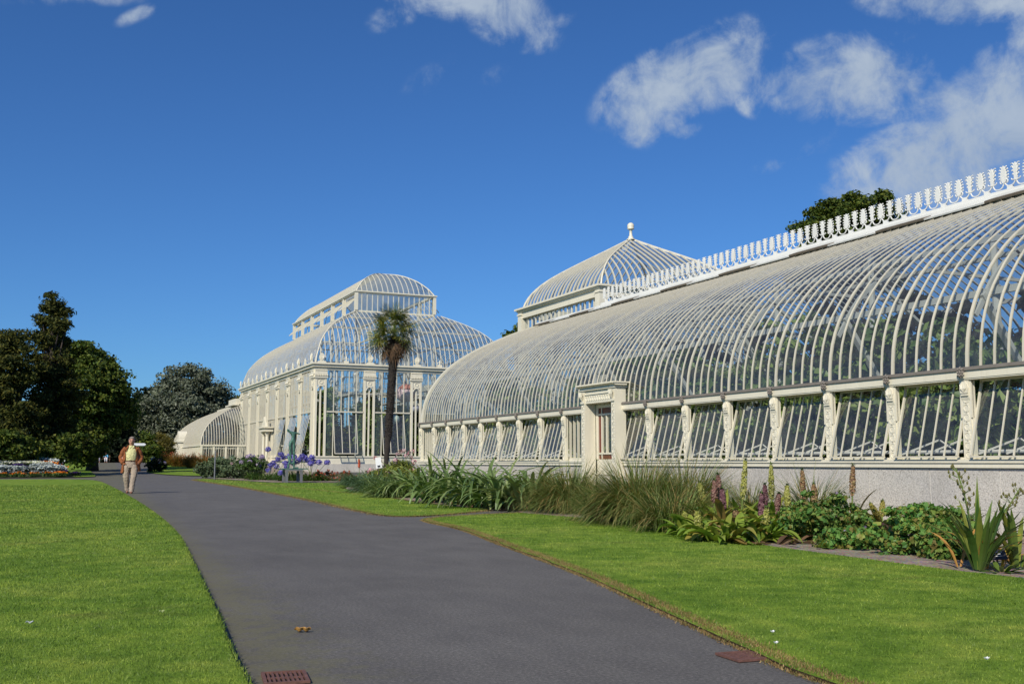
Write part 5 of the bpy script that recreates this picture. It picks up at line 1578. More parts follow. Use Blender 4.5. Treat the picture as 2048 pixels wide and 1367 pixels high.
for a in [('pineapple lily with a thick purple spike flopping left over its leaves', 1600, 1075, 1578, 1036, PURPSP, 0.3, 0.07, 520, 10, (0.3, 0.5), -0.25), ('pineapple lily with a low yellow spike at the left front', 1398, 1082, 1394, 1018, YELLSP, 0.35, 0.05, 380, 14, (0.25, 0.5), -0.1),
          ('pineapple lily with a low yellow green spike in the middle front', 1530, 1086, 1533, 1014, YELLSP, 0.3, 0.045, 380, 14, (0.3, 0.5), -0.1), ('pineapple lily with a small yellow spike beside the purple one', 1618, 1074, 1612, 1012, YELLSP, 0.3, 0.05, 380, 10, (0.3, 0.45), 0.0),
          ('pineapple lily with a low buff spike behind the front leaves', 1480, 1076, 1470, 1018, BROWNSP, 0.45, 0.06, 380, 14, (0.3, 0.55), 0.0), ('pineapple lily with a stubby yellow green spike, next to the big tussock', 1372, 1072, 1368, 1020, YELLSP, 0.4, 0.05, 260, 12, (0.25, 0.45), 0.0)]:
    spike_plant(*a)
for (px, py, n, mt, lab) in [(1420, 1074, 26, EUCOM, 'broad leafed rosette at the left front of the pineapple lilies'), (1470, 1082, 30, EUCOM, 'bright lime leaved rosette at the front of the pineapple lilies'), (1510, 1086, 26, EUCOM, 'sprawling lime rosette at the lawn edge'), (1460, 1058, 26, EUCOM, 'upright broad green rosette behind the lime ones'), (1560, 1080, 22, EUCOM, 'green and russet rosette under the purple spike'), (1400, 1060, 26, EUCOM, 'lime rosette against the foot of the big tussock'), (1500, 1056, 26, EUCOM, 'rosette under the taller of the tall yellow green spikes'), (1555, 1052, 24, EUCOM, 'rosette under the shorter of the tall yellow green spikes'), (1600, 1060, 16, RUSTLF, 'russet rosette under the brown spike'), (1635, 1056, 22, EUCOM, 'rosette at the right end of the lily group against the granite'), (1440, 1086, 24, EUCOM, 'low lime rosette spilling on to the lawn'), (1385, 1076, 20, EUCOM, 'leftmost lime rosette at the lawn edge'), (1680, 1058, 22, EUCOM, 'rosette at the foot of the lone pinkish brown spike'), (1590, 1088, 8, DEAD, 'withered brown rosette at the lawn edge'), (1545, 1092, 6, DEAD, 'small withered rosette left of the geranium mound')]:
    clump('lily_rosette', lab, 'plant', bed(px, py), int(n * 1.5), (0.3, 0.72), (0.07, 0.14) if mt is not DEAD else (0.05, 0.09), (0.3, 1.35) if mt is EUCOM else (0.1, 0.6), (0.6, 2.2), mt, 0.2, 'leaf rosettes among the pineapple lilies', 7, 0.25)
# flopped pale lily against the granite
b_ = bed(1765, 1066)
t_ = thing('pineapple_lily', 'sprawling lily with yellowish spikes lying down before the granite plinth', 'pineapple lily', b_, 'pineapple lilies in the bed')
s_, f_, u_, l_ = MB(), MB(), MB(), MB()
for (tx, ty, l) in [(1838, 1012, 0.1), (1828, 1045, -0.1), (1740, 1006, 0.0), (1765, 1000, 0.1), (1748, 1022, -0.2), (1835, 1060, -0.2), (1700, 1018, 0.1)]:
    spike(s_, f_, u_, np.array(b_) + (0, 0, 0.12), at(tx, ty, b_[1] + l), 0.045, 380, 0.3, True, 0.03)
k = 26
straps(l_, np.repeat([b_], k, 0), rng.random(k) * 6.28, arr(k, 0.5, 0.85), arr(k, 0.05, 0.09), arr(k, 0.5, 1.2), arr(k, 0.9, 2.0), 7, fold=0.25)
s_.build('stem', STEM, t_); f_.build('florets', leaf('straw_florets', [(0.34, 0.30, 0.07), (0.44, 0.38, 0.11), (0.30, 0.27, 0.05)], 0.25), t_); u_.build('leaf_tuft', SHRUBL, t_); l_.build('leaves', SWORD, t_)
# geranium mounds
def mound(label, px, py, rx, ry, h, mat, n=5200, fl=None, group='geranium mounds in the bed', L=0.055, name='geranium'):
    b_ = bed(px, py)
    return shrub(name, label, [(b_[0], b_[1], h * 0.34, rx, ry, h * 0.68)], 120, int(n * 1.2), 0.10, L, L * 0.85, mat, b_, group, 'plant', fl)
mound('low geranium mound with tiny pale flowers, left of the dark labels', 1655, 1082, 0.66, 0.5, 0.55, GERAN, 6500, (LILAC, 6, 0.035))
mound('small sprawling geranium with reddish leaves, in front of the left mound', 1700, 1098, 0.32, 0.25, 0.24, GERAN, 2600, (LILAC, 4, 0.03))
mound('dense bright green geranium mound left of the sword leaved plant', 1850, 1108, 0.7, 0.52, 0.48, GERAN, 8500)
mound('right shoulder of low green geranium next to the sword leaved plant', 1905, 1118, 0.35, 0.3, 0.32, GERAN, 4200)
mound('withered purple brown tuft between the two dark labels', 1768, 1085, 0.2, 0.16, 0.22, leaf('purple_brown_leaves', [(0.05, 0.025, 0.02), (0.10, 0.05, 0.035), (0.07, 0.07, 0.02)], 0.15), 1500, None, None, 0.05, 'withered_tuft')
# sword leaved plant at the right edge, with seed stalks
b_ = bed(1958, 1146)
t_ = thing('sword_leaved_plant', 'tall sword leaved plant with orange tips and seed stalks, at the right edge', 'plant', b_)
l_, o_, s_ = MB(), MB(), MB()
PODM = plain('seed_pod_skin', (0.12, 0.11, 0.03), 0.7)
for (n, dx, dy) in ((26, 0, 0), (24, 0.28, 0.22), (16, 0.5, 0.0)):
    a = rng.random(n) * 6.28
    B = np.array(b_) + np.stack([dx + 0.05 * np.cos(a), dy + 0.05 * np.sin(a), 0 * a], 1)
    straps(l_, B, a, arr(n, 0.45, 0.85), arr(n, 0.045, 0.075), arr(n, 1.05, 1.5), arr(n, 0.05, 1.1), 7, fold=0.25)
straps(l_, np.repeat([np.array(b_)], 3, 0), np.array([0.3, 2.0, 4.0]), np.array([0.98, 0.85, 0.8]), 0.05, np.array([1.52, 1.45, 1.4]), 0.05, 7, fold=0.25)
k = 14
straps(o_, np.array(b_) + np.stack([arr(k, 0.0, 0.5), arr(k, 0, 0.3), 0 * arr(k, 0, 1)], 1), rng.random(k) * 6.28, arr(k, 0.35, 0.66), arr(k, 0.04, 0.06), arr(k, 0.9, 1.4), arr(k, 0.2, 1.6), 7, fold=0.25)
for (tx, ty, off) in ((1912, 935, 0.25), (2040, 975, 0.25)):
    tip = at(tx, ty, b_[1] + off)
    B0 = np.array(b_) + (0.1, off * 0.6, 0.1)
    P = catmull([B0, B0 + (tip - B0) * 0.5 + (0.05, 0, 0.02), tip], 8)
    s_.tube(P, np.linspace(0.014, 0.005, len(P)), 6)
    for q in range(30):
        sk = 0.5 + 0.5 * q / 30
        c = P[int(sk * (len(P) - 1))]
        e = c + np.array([rng.normal(0, 0.06), rng.normal(0, 0.06), 0.03 + 0.03 * rng.random()])
        s_.tube([c, e], 0.003, 3)
        p_ = MB(); p_.lathe(e, [(0, -0.006), (0.010, 0.004), (0.011, 0.016), (0.005, 0.03), (0, 0.034)], 5); p_.build('seed_pod', PODM, t_)
l_.build('leaves', SWORD, t_); o_.build('orange_leaves', ORTIP, t_); s_.build('seed_stalk', STEM, t_)
# fern behind it
b_ = bed(1925, 1090)
t_ = thing('fern', 'small green fern behind the sword leaved plant', 'fern', b_)
m_ = MB()
for k in range(9):
    a = k * 0.7; e = 1.2 - 0.1 * (k % 4)
    q = np.linspace(0, 1, 16)
    P = np.array(b_) + np.stack([0.42 * q * math.cos(a) * math.cos(e * 0.8), 0.42 * q * math.sin(a) * math.cos(e * 0.8), 0.55 * q * (1 - 0.35 * q)], 1)
    for i in range(2, 16):
        for s in (-1, 1):
            v = np.array([-math.sin(a) * s, math.cos(a) * s, 0.1]); l = 0.10 * math.sin(q[i] * 2.9 + 0.1) + 0.012
            tng = nrm(P[i] - P[i - 1]) * 0.012
            m_.add([P[i] - tng, P[i] + v * l + tng, P[i] + tng], [(0, 1, 2)])
m_.build('fronds', SHRUBL, t_)
# orange and yellow low growth at the far right edge, flopped leaf on the gravel
clump('dying_bulb_leaves', 'yellowing flopped leaves on the gravel at the right edge', 'plant', bed(2040, 1120), 26, (0.3, 0.6), (0.04, 0.06), (0.1, 0.7), (0.2, 1.2), ORTIP, 0.25)
clump('seedling', 'little green rosette at the foot of the sword leaved plant', 'plant', bed(2000, 1150), 12, (0.12, 0.3), (0.04, 0.06), (0.2, 0.9), (0.2, 1.0), SWORD, 0.06)
clump('seedling', 'small upright leaf tuft near the flopped lily', 'plant', bed(1640, 1100), 10, (0.12, 0.22), (0.03, 0.05), (0.3, 1.1), (0.3, 1.0), EUCOM, 0.06)
# agapanthus, dahlias, reds, crocosmia
def agap(label, px, py, spots, w):
    b_ = bed(px, py)
    t_ = clump('agapanthus', label, 'agapanthus', b_, 260, (0.5, 1.0), (0.04, 0.07), (0.5, 1.35), (0.8, 2.1), AGAPL, w, 'agapanthus clumps by the statue', 6)
    for (x, y) in spots:
        f_, s_ = MB(), MB()
        c = at(x, y, b_[1] + rng.normal(0, 0.4))
        d = unit(150); d[:, 2] = d[:, 2] * 0.85
        leaf_quads(f_, c + d * (0.10 + 0.08 * rng.random(150))[:, None], 0.085, 0.05, d + unit(150) * 0.6)
        s_.tube([np.array(b_) + (rng.normal(0, w * 0.4), rng.normal(0, w * 0.4), 0), c], [0.014, 0.01], 4)
        f_.build('flower_head', BLUEFL, t_); s_.build('flower_stalk', STEM, t_)
agap('agapanthus clump left of the bronze statue, with most flower heads', 530, 960, [(536, 898), (547, 925), (556, 918), (541, 930), (553, 932), (568, 914), (571, 925), (537, 940), (562, 908)], 0.9)
agap('agapanthus clump directly behind the statue stand', 580, 962, [(578, 912), (588, 914), (594, 922), (562, 945), (586, 925), (574, 932)], 0.7)
agap('agapanthus clump right of the bronze statue', 622, 962, [(604, 912), (610, 915), (600, 918), (624, 914), (627, 922), (615, 920), (638, 924), (654, 924), (622, 926)], 0.8)
for (px, py, h, w, lab) in [(450, 956, 1.15, 1.7, 'grey green dahlia bush with a few pink flowers, nearest the low wing'), (490, 957, 1.05, 1.4, 'grey green dahlia bush between the agapanthus and the leftmost dahlia'), (425, 952, 0.8, 0.9, 'small grey green bush at the tip of the bed')]:
    b_ = bed(px, py)
    shrub('dahlia_bush', lab, [(b_[0], b_[1] + 0.5, h * 0.5, w, w * 0.8, h * 0.52)], 90, 6500, 0.3, 0.14, 0.09, leaf('dahlia_leaves', [(0.05, 0.085, 0.04), (0.09, 0.13, 0.06), (0.14, 0.17, 0.085)], 0.2), b_, 'dahlia bushes in the bed', 'shrub', (PINKFL, 5, 0.16))
shrub('lilac_bush', 'pale mauve flowering bush between the dahlias and the agapanthus', [(*at(505, 928, 58)[:2], 0.9, 0.9, 0.8, 0.42)], 40, 2600, 0.25, 0.12, 0.07, SHRUBL, (*at(505, 928, 58)[:2], 0.02), None, 'shrub', (LILAC, 22, 0.22))
b_ = (xat(311, 90), 90.0, float(gz(90)))
shrub('lilac_bush', 'dark round bush with one mauve flower head right of the walking man', [(b_[0], b_[1], b_[2] + 0.6, 0.75, 0.75, 0.6)], 40, 3000, 0.26, 0.15, 0.09, DARKLF, b_, None, 'shrub', (LILAC, 7, 0.3))
b_ = bed(660, 962)
shrub('red_flower_patch', 'low patch of red flowers right of the agapanthus', [(b_[0] + 0.2, b_[1] + 0.6, 0.18, 1.5, 0.9, 0.28)], 70, 3600, 0.16, 0.07, 0.05, leaf('reddish_leaves', [(0.16, 0.06, 0.03), (0.10, 0.10, 0.03), (0.22, 0.09, 0.05)], 0.2), b_, None, 'flowers', (REDFL, 60, 0.10))
CG = 'crocosmia clumps before the low wing'
for (px, Y, lab) in [(335, 118, 'rusty crocosmia clump with orange flowers, leftmost before the low wing'), (365, 112, 'rusty crocosmia clump in the middle before the low wing'), (398, 106, 'rusty crocosmia clump on the right before the low wing'), (418, 92, 'smallest rusty crocosmia clump beside the grey green bushes')]:
    b_ = (xat(px, Y), Y, float(gz(Y)) + 0.02)
    t_ = clump('crocosmia', lab, 'plant', b_, 900, (1.1, 2.2), (0.04, 0.07), (0.8, 1.5), (0.3, 1.6), RUSTLF, 1.1 if px < 410 else 0.7, CG, 5)
    f_ = MB(); k = 90 if px < 350 else 18
    C = np.array(b_) + np.stack([rng.normal(0, 0.7, k), rng.normal(0, 0.6, k), arr(k, 0.9, 1.5)], 1)
    leaf_quads(f_, C, 0.13, 0.08, unit(k)); f_.build('flowers', REDFL, t_)
b_ = bed(718, 968)
t_ = thing('red_hot_poker', 'single red hot poker flower spike left of the white sign', 'flower', b_)
s_, f_, u_ = MB(), MB(), MB()
spike(s_, f_, u_, b_, at(718, 916, b_[1]), 0.055, 300, 0.62, False, 0.045)
s_.build('stem', STEM, t_); f_.build('florets', REDFL, t_)

# ------------------------------------------------------------------ bedding with white, violet, silver and orange flowers on the left
def hill(x, y):
    return 0.055 + 0.60 * np.clip((y - 70.6) / 4.0, 0, 1) * np.clip((2.0 - x) / 1.2, 0, 1)
gx, gy = np.meshgrid(np.linspace(-8, 2.2, 30), np.linspace(70.45, 77.5, 16), indexing='ij')
mb = MB(); mb.grid(np.stack([gx, gy, hill(gx, gy) - 0.02 * (gy > 77)], 2))
tag(mb.build('flower_bed_soil', EARTH), kind='structure')
def tuftm(name, matl, matf, h, r, nf, fs):
    a, b2 = MB(), MB()
    C = np.stack([rng.normal(0, r * 0.5, 160), rng.normal(0, r * 0.5, 160), h * (0.15 + 0.7 * rng.random(160))], 1)
    leaf_quads(a, C, 0.12, 0.06, unit(160))
    C = np.stack([rng.normal(0, r * 0.48, nf), rng.normal(0, r * 0.48, nf) , h * (0.75 + 0.35 * rng.random(nf))], 1)
    for d in range(3): leaf_quads(b2, C, fs, fs * 0.8, unit(nf) + (0, -0.6, 0.8))
    return a, b2
BG = 'bedding flowers left of the path'
kinds = {'marigold': (SHRUBL, ORANFL, 0.24, 0.2, 18, 0.09, 'orange marigold in the front edge of the flower bed on the left'),
         'silver_ragwort': (SILVER, SILVER, 0.5, 0.42, 160, 0.14, 'silver leaved ragwort clump behind the orange edging of the flower bed'),
         'white_petunia': (SHRUBL, WHITEFL, 0.32, 0.36, 70, 0.12, 'white bedding plant on the crest of the flower bed on the left'),
         'violet_petunia': (DARKLF, VIOLFL, 0.30, 0.36, 70, 0.12, 'dark violet bedding plant between the silver and white clumps'),
         'orange_bedding': (SHRUBL, ORANFL, 0.30, 0.26, 44, 0.11, 'orange bedding plant on the back right corner of the flower bed')}
pos = {k: [] for k in kinds}
for k in range(22): pos['marigold'].append((-6.6 + 0.37 * k + rng.normal(0, 0.06), 70.75 + rng.normal(0, 0.08)))
pos['marigold'] += [(1.3, 71.2), (1.55, 71.0), (1.65, 71.4), (1.4, 71.6), (1.1, 71.0)]
pos['silver_ragwort'] = [(-6.0, 71.9), (-4.9, 71.7), (-3.6, 71.8), (-2.2, 71.6), (-1.55, 71.9), (-1.0, 71.7), (0.0, 71.9), (0.45, 71.6), (1.0, 71.7), (1.25, 72.0), (-0.4, 76.6), (0.3, 76.8), (-1.2, 76.9), (0.9, 76.3)]
for k in range(30): pos['white_petunia'].append((-6.2 + 0.25 * k + rng.normal(0, 0.1), 74.0 + 1.6 * rng.random()))
for k in range(34): pos['violet_petunia'].append((-6.5 + 0.255 * k + rng.normal(0, 0.1), 72.7 + 0.9 * rng.random()))
for k in range(14): pos['orange_bedding'].append((0.5 + 1.1 * rng.random(), 73.8 + 1.6 * rng.random()))
for nm, (ml, mf, h, r, nf, fs, lab) in kinds.items():
    a, b2 = tuftm(nm, ml, mf, h, r, nf, fs)
    p0_ = None
    for (x, y) in pos[nm]:
        if p0_ is None:
            p0_ = a.build(nm, ml); fl_ = b2.build('flowers' if nm != 'silver_ragwort' else 'outer_leaves', mf); fl_.parent = p0_
            tag(p0_, lab, 'bedding plant', nm.replace('_', ' ') + ' plants in the flower bed'); c = p0_
        else: c = copy_tree(p0_)
        c.location = (x, y, float(hill(x, y))); c.rotation_euler = (0, 0, rng.random() * 6.28)
        s = 0.85 + 0.3 * rng.random(); c.scale = (s, s, s)

# ------------------------------------------------------------------ plants inside the glasshouses
def inside(lab, x, y, z0, h, w, mat, n=2600, L=0.2, group='bushes inside the near glasshouse', name='hothouse_bush'):
    shrub(name, lab, [(x, y, z0 + h * 0.5, w, w * 1.1, h * 0.52)], 60, n, 0.28, L, L * 0.5, mat, (x, y, z0), group)
for k in range(12):
    y = 8.6 + 1.9 * k + rng.normal(0, 0.2)
    h = (1.5 if y < 11 else 2.3) + 0.9 * rng.random()
    inside('leafy bush growing inside the near glasshouse behind its tilted sashes', 13.3 + 0.35 * rng.random(), y, 0.6, h, 0.85, GREENHL)
for k in range(7):
    y = 13.0 + 3.0 * k
    inside('taller dark bush deep inside the near glasshouse', 17.6 + rng.normal(0, 0.3), y, 0.6, 3.6 + 0.5 * rng.random(), 1.4, DARKLF, 3600, 0.26, 'tall bushes inside the near glasshouse')
for (y, n, L, mt, lab) in [(18.4, 60, 1.9, SWORD, 'yellow green spear leaved plant inside the glass just right of the door'), (17.2, 90, 2.1, AGAPL, 'dense green spear leaved plant inside the glass, second bay right of the door'), (15.6, 90, 2.2, BLUEGR, 'blue green spear leaved plant inside the glass, third bay right of the door'), (10.2, 50, 1.5, SHRUBL, 'spiky green plant inside the glass at the right edge')]:
    clump('spear_leaved_plant', lab, 'plant', (13.25, y, 0.62), n, (L * 0.6, L), (0.04, 0.08), (1.0, 1.5), (0.0, 0.8), mt, 0.25)
for k in range(13):
    x = QX0 + 3.3 + (k % 5) * 2.9 + rng.normal(0, 0.4); y = QY0 + 3.6 + (k // 5) * 4.5 + rng.normal(0, 0.6)
    hh = 3.0 + 3.4 * rng.random() + (1.5 if k // 5 == 1 else 0)
    shrub('hothouse_tree', 'dense green tropical tree growing inside the palm house', [(x, y, 0.7 + hh * 0.55, 1.4, 1.4, hh * 0.5)], 70, 3600, 0.7, 0.5, 0.22, GREENHL if k % 2 else BROAD, (x, y, 0.7), 'trees inside the palm house', 'tree')
# glass balls hung inside the palm house
for (px, py, r, mt, lab, Y) in [(811, 787, 0.95, plain('pale_pink_glaze', (0.62, 0.45, 0.47), 0.2, 0, 0.3, 1.2), 'large pale pink and red paper globe hanging inside the palm house', 92.5), (788, 838, 0.55, plain('pale_green_glaze', (0.45, 0.58, 0.50), 0.2, 0, 0.3, 1.5), 'pale green globe inside the palm house beside the palm trunk', 92.0), (831, 817, 0.42, plain('grey_glaze', (0.32, 0.33, 0.40), 0.3), 'small grey globe inside the palm house at the corner of the near roof', 92.0)]:
    c = at(px, py, Y)
    t_ = thing('hanging_globe', lab, 'globe', c)
    m_ = MB(); th = np.linspace(-np.pi / 2, np.pi / 2, 12)
    m_.lathe(c, [(r * math.cos(a) * (1 + 0.0 * a), r * 0.86 * math.sin(a)) for a in th], 18); m_.build('globe', mt, t_, True)
    m_ = MB(); m_.tube([c + (0, 0, r * 0.8), c + (0, 0, 6)], 0.015, 4); m_.build('cord', IRON, t_)
    if r > 0.9:
        m_ = MB(); m_.lathe(c + np.array([0.05, -0.1, 0.16 * r]), [(r * 0.93 * math.cos(a), r * 0.82 * math.sin(a)) for a in np.linspace(0.35, np.pi / 2, 7)], 14); m_.build('red_patch', plain('red_glaze', (0.55, 0.22, 0.17), 0.3), t_, True)
# ------------------------------------------------------------------ figures
def skin(name, verts, edges, mat, parent=None, sub=2, loc=(0, 0, 0), rz=0.0):
    me = bpy.data.meshes.new(name)
    me.from_pydata([v[:3] for v in verts], edges, [])
    o = bpy.data.objects.new(name, me)
    COL.objects.link(o)
    m = o.modifiers.new('skin', 'SKIN')
    m.use_smooth_shade = True
    for i, v in enumerate(verts):
        r = v[3]
        me.skin_vertices[0].data[i].radius = (r, v[4] if len(v) > 4 else r)
        me.skin_vertices[0].data[i].use_root = (i == 0)
    s = o.modifiers.new('sub', 'SUBSURF'); s.levels = sub; s.render_levels = sub
    dg = bpy.context.evaluated_depsgraph_get()
    nm = bpy.data.meshes.new_from_object(o.evaluated_get(dg))
    bpy.data.objects.remove(o)
    nm.name = name
    nm.materials.clear(); nm.materials.append(mat)
    nm.polygons.foreach_set('use_smooth', np.ones(len(nm.polygons), bool))
    o = bpy.data.objects.new(name, nm)
    COL.objects.link(o)
    if parent is not None: o.parent = parent
    o.location = loc; o.rotation_euler = (0, 0, rz)
    return o
def loft(mb, rings, n=18, a0=0.0, a1=2 * math.pi, cap=False):
    """rings of (cx,cy,cz,rx,ry[,tilt]); angle 0 = +X, -pi/2 = front (-Y)"""
    full = abs(a1 - a0 - 2 * math.pi) < 1e-6
    th = a0 + (a1 - a0) * np.arange(n) / (n if full else n - 1)
    V = []
    for r in rings:
        cx, cy, cz, rx, ry = r[:5]
        tl = r[5] if len(r) > 5 else 0.0
        for t2 in th: V.append((cx + rx * math.cos(t2), cy + ry * math.sin(t2), cz + tl * math.sin(t2)))
    m = len(rings)
    q = [(i * n + j, i * n + (j + 1) % n, (i + 1) * n + (j + 1) % n, (i + 1) * n + j) for i in range(m - 1) for j in range(n if full else n - 1)]
    mb.add(V, q)
    if cap and full:
        mb.F.append(np.array([list(range(n))[::-1]]) + mb.n - m * n); mb.F.append(np.array([[(m - 1) * n + j for j in range(n)]]) + mb.n - m * n)
    return mb
def cloth(name, col, sc_=16):
    m, t, b, o = new_mat(name)
    tc_ = N(t, 'ShaderNodeTexCoord').outputs['Object']
    n = noise(t, tc_, sc_, 4, 0.55, 1.2).outputs['Fac']
    f = noise(t, tc_, 120, 3, 0.6).outputs['Fac']
    t.links.new(mixrgb(t, 1.0, ramp(t, n, [(0.3, tuple(c * 0.82 for c in col)), (0.7, tuple(min(1, c * 1.12) for c in col))]), ramp(t, f, [(0.3, (0.9, 0.9, 0.9)), (0.7, (1.06, 1.06, 1.06))]), 'MULTIPLY'), b.inputs['Base Color'])
    b.inputs['Roughness'].default_value = 0.85
    bump(t, b, n, 0.9, 0.05)
    return m
SKINM = plain('skin', (0.48, 0.24, 0.17), 0.5, 0, 0.08, 20)
HAIR = plain('grey_hair', (0.24, 0.20, 0.17), 0.8, 0, 0.3, 80)
SUEDE = cloth('brown_jacket_cloth', (0.27, 0.085, 0.024))
SHIRT = cloth('yellow_shirt_cloth', (0.70, 0.66, 0.32), 12)
CHINO = cloth('beige_trouser_cloth', (0.40, 0.315, 0.24), 9)
SHOE = plain('brown_shoe_leather', (0.13, 0.055, 0.03), 0.5, 0, 0.2, 20)
BELT = plain('brown_belt_leather', (0.10, 0.05, 0.025), 0.5)
man = thing('person', 'man in brown jacket, yellow shirt and beige trousers walking with hands in pockets', 'person', (2.72, 35.1, 0))
man.rotation_euler = (0, 0, R(-6)); man.scale = (1.0, 1.0, 1.0)
bv = [(0, 0, 0.96, 0.13, 0.10), (0, 0.0, 1.10, 0.135, 0.10), (0, -0.01, 1.28, 0.15, 0.11), (0, 0, 1.42, 0.11, 0.08), (0, -0.015, 1.50, 0.06), (0.0, -0.035, 1.56, 0.062), (0.004, -0.06, 1.64, 0.082, 0.092), (0.006, -0.062, 1.72, 0.075, 0.085), (0.006, -0.055, 1.77, 0.045),
      (-0.155, 0.005, 1.41, 0.06), (-0.272, 0.065, 1.15, 0.042), (-0.235, -0.07, 0.965, 0.033), (-0.19, -0.10, 0.90, 0.038),
      (0.155, 0.005, 1.41, 0.06), (0.272, 0.065, 1.15, 0.042), (0.235, -0.07, 0.965, 0.033), (0.19, -0.10, 0.90, 0.038),
      (-0.10, 0, 0.88, 0.085), (-0.11, 0.0, 0.50, 0.058), (-0.07, 0.16, 0.11, 0.040), (-0.08, 0.07, 0.045, 0.035),
      (0.10, 0, 0.88, 0.085), (0.09, -0.08, 0.50, 0.058), (0.05, -0.14, 0.09, 0.040), (0.05, -0.25, 0.04, 0.035),
      (0.004, -0.155, 1.645, 0.016), (-0.085, -0.05, 1.655, 0.014), (0.092, -0.05, 1.655, 0.014)]
be = [(0, 1), (1, 2), (2, 3), (3, 4), (4, 5), (5, 6), (6, 7), (7, 8), (3, 9), (9, 10), (10, 11), (11, 12), (3, 13), (13, 14), (14, 15), (15, 16), (0, 17), (17, 18), (18, 19), (19, 20), (0, 21), (21, 22), (22, 23), (23, 24), (6, 25), (6, 26), (6, 27)]
skin('body', bv, be, SKINM, man)
m_ = MB()                                                # brows, eyes and mouth on the bowed face
for s in (-1, 1):
    m_.lathe((0.005 + s * 0.034, -0.146, 1.662), [(0, -0.007), (0.011, -0.003), (0.011, 0.003), (0, 0.007)], 6)
    m_.bar((0.005 + s * 0.015, -0.150, 1.686), (0.005 + s * 0.055, -0.138, 1.688), 0.012, 0.012)
m_.bar((-0.022, -0.135, 1.596), (0.03, -0.135, 1.596), 0.012, 0.010)
m_.build('face', plain('dark_face_detail', (0.10, 0.05, 0.04), 0.6), man, False, True)
m_ = MB()
loft(m_, [(0.006, -0.03, 1.60, 0.086, 0.075), (0.006, -0.035, 1.67, 0.098, 0.090), (0.006, -0.04, 1.73, 0.096, 0.095), (0.006, -0.045, 1.775, 0.074, 0.078), (0.006, -0.05, 1.80, 0.035, 0.038)], 20, R(-28), R(208))
loft(m_, [(0.006, -0.055, 1.742, 0.092, 0.088), (0.006, -0.055, 1.778, 0.072, 0.074), (0.006, -0.05, 1.803, 0.028, 0.03)], 20, cap=True)
m_.build('hair', HAIR, man, True, True)
m_ = MB()
loft(m_, [(0, 0, 1.03, 0.185, 0.130), (0, 0, 0.98, 0.188, 0.136), (0, 0, 0.90, 0.192, 0.138), (0, 0.0, 0.82, 0.195, 0.130)], 24)
for s, P in ((-1, [(-0.10, 0, 0.90, 0.115, 0.13), (-0.122, 0.0, 0.78, 0.112, 0.12), (-0.135, 0.0, 0.62, 0.100, 0.105), (-0.128, 0.0, 0.50, 0.090, 0.095), (-0.105, 0.06, 0.33, 0.084, 0.088), (-0.085, 0.13, 0.17, 0.080, 0.085), (-0.08, 0.15, 0.085, 0.078, 0.09)]),
             (1, [(0.10, 0, 0.90, 0.115, 0.13), (0.112, -0.03, 0.78, 0.112, 0.12), (0.112, -0.07, 0.62, 0.100, 0.105), (0.098, -0.09, 0.50, 0.090, 0.095), (0.075, -0.11, 0.33, 0.083, 0.090), (0.058, -0.14, 0.17, 0.083, 0.088), (0.05, -0.15, 0.055, 0.082, 0.10)])):
    Q = catmull(np.array(P), 4)
    Q[:, 3] += 0.006 * np.sin(np.arange(len(Q)) * 1.9 + s); Q[:, 1] += 0.004 * np.sin(np.arange(len(Q)) * 2.7)
    loft(m_, Q, 18, cap=True)
m_.build('trousers', CHINO, man, True, True)
m_ = MB(); loft(m_, [(0, 0, 1.012, 0.189, 0.136), (0, 0, 1.016, 0.193, 0.140), (0, 0, 1.048, 0.193, 0.140), (0, 0, 1.05, 0.188, 0.135)], 24); m_.box(-0.02, 0.02, -0.148, -0.138, 1.012, 1.052); m_.build('belt', BELT, man, True, True)
m_ = MB()
Q = catmull(np.array([(0, 0, 1.03, 0.184, 0.132), (0, -0.01, 1.12, 0.187, 0.142), (0, -0.015, 1.24, 0.182, 0.140), (0, -0.01, 1.36, 0.175, 0.120), (0, 0, 1.44, 0.135, 0.09), (0, -0.01, 1.50, 0.075, 0.072), (0, -0.018, 1.535, 0.07, 0.070)]), 4)
Q[:, 3] += 0.003 * np.sin(np.arange(len(Q)) * 2.1)
loft(m_, Q, 24, cap=True)
sh = m_.build('shirt', SHIRT, man, True, True)
m_ = MB()
for s in (-1, 1):
    m_.add([(s * 0.006, -0.088, 1.49), (s * 0.075, -0.055, 1.535), (s * 0.085, -0.085, 1.475), (s * 0.04, -0.118, 1.425)], [(0, 1, 2, 3)])
m_.build('collar', SHIRT, sh, False, True)
m_ = MB()
Q = catmull(np.array([(0, 0.01, 0.70, 0.305, 0.175), (0, 0.01, 0.80, 0.292, 0.175), (0, 0.01, 0.95, 0.268, 0.172), (0, 0.005, 1.10, 0.245, 0.165), (0, 0, 1.25, 0.228, 0.160), (0, 0, 1.38, 0.222, 0.135), (0, 0.005, 1.46, 0.165, 0.10), (0, 0.01, 1.52, 0.085, 0.082)]), 4)
n_ = 26
V = []
for i, r in enumerate(Q):                                 # open front: the right-hand panel falls wider away
    a0 = R(-90 + 42 + 8 * math.sin(i * 0.5)); a1 = R(270 - 50 + 6 * math.sin(i * 0.6))
    for j in range(n_):
        t2 = a0 + (a1 - a0) * j / (n_ - 1)
        w = 1 + 0.025 * math.sin(5 * t2 + i * 0.35)
        zz = r[2] - (0.05 if (i < 5 and math.cos(t2) < 0) else 0) * (1 - i / 5 if i < 5 else 0)
        V.append((r[0] + r[3] * w * math.cos(t2), r[1] + r[4] * w * math.sin(t2), zz))
qd = [(i * n_ + j, i * n_ + j + 1, (i + 1) * n_ + j + 1, (i + 1) * n_ + j) for i in range(len(Q) - 1) for j in range(n_ - 1)]
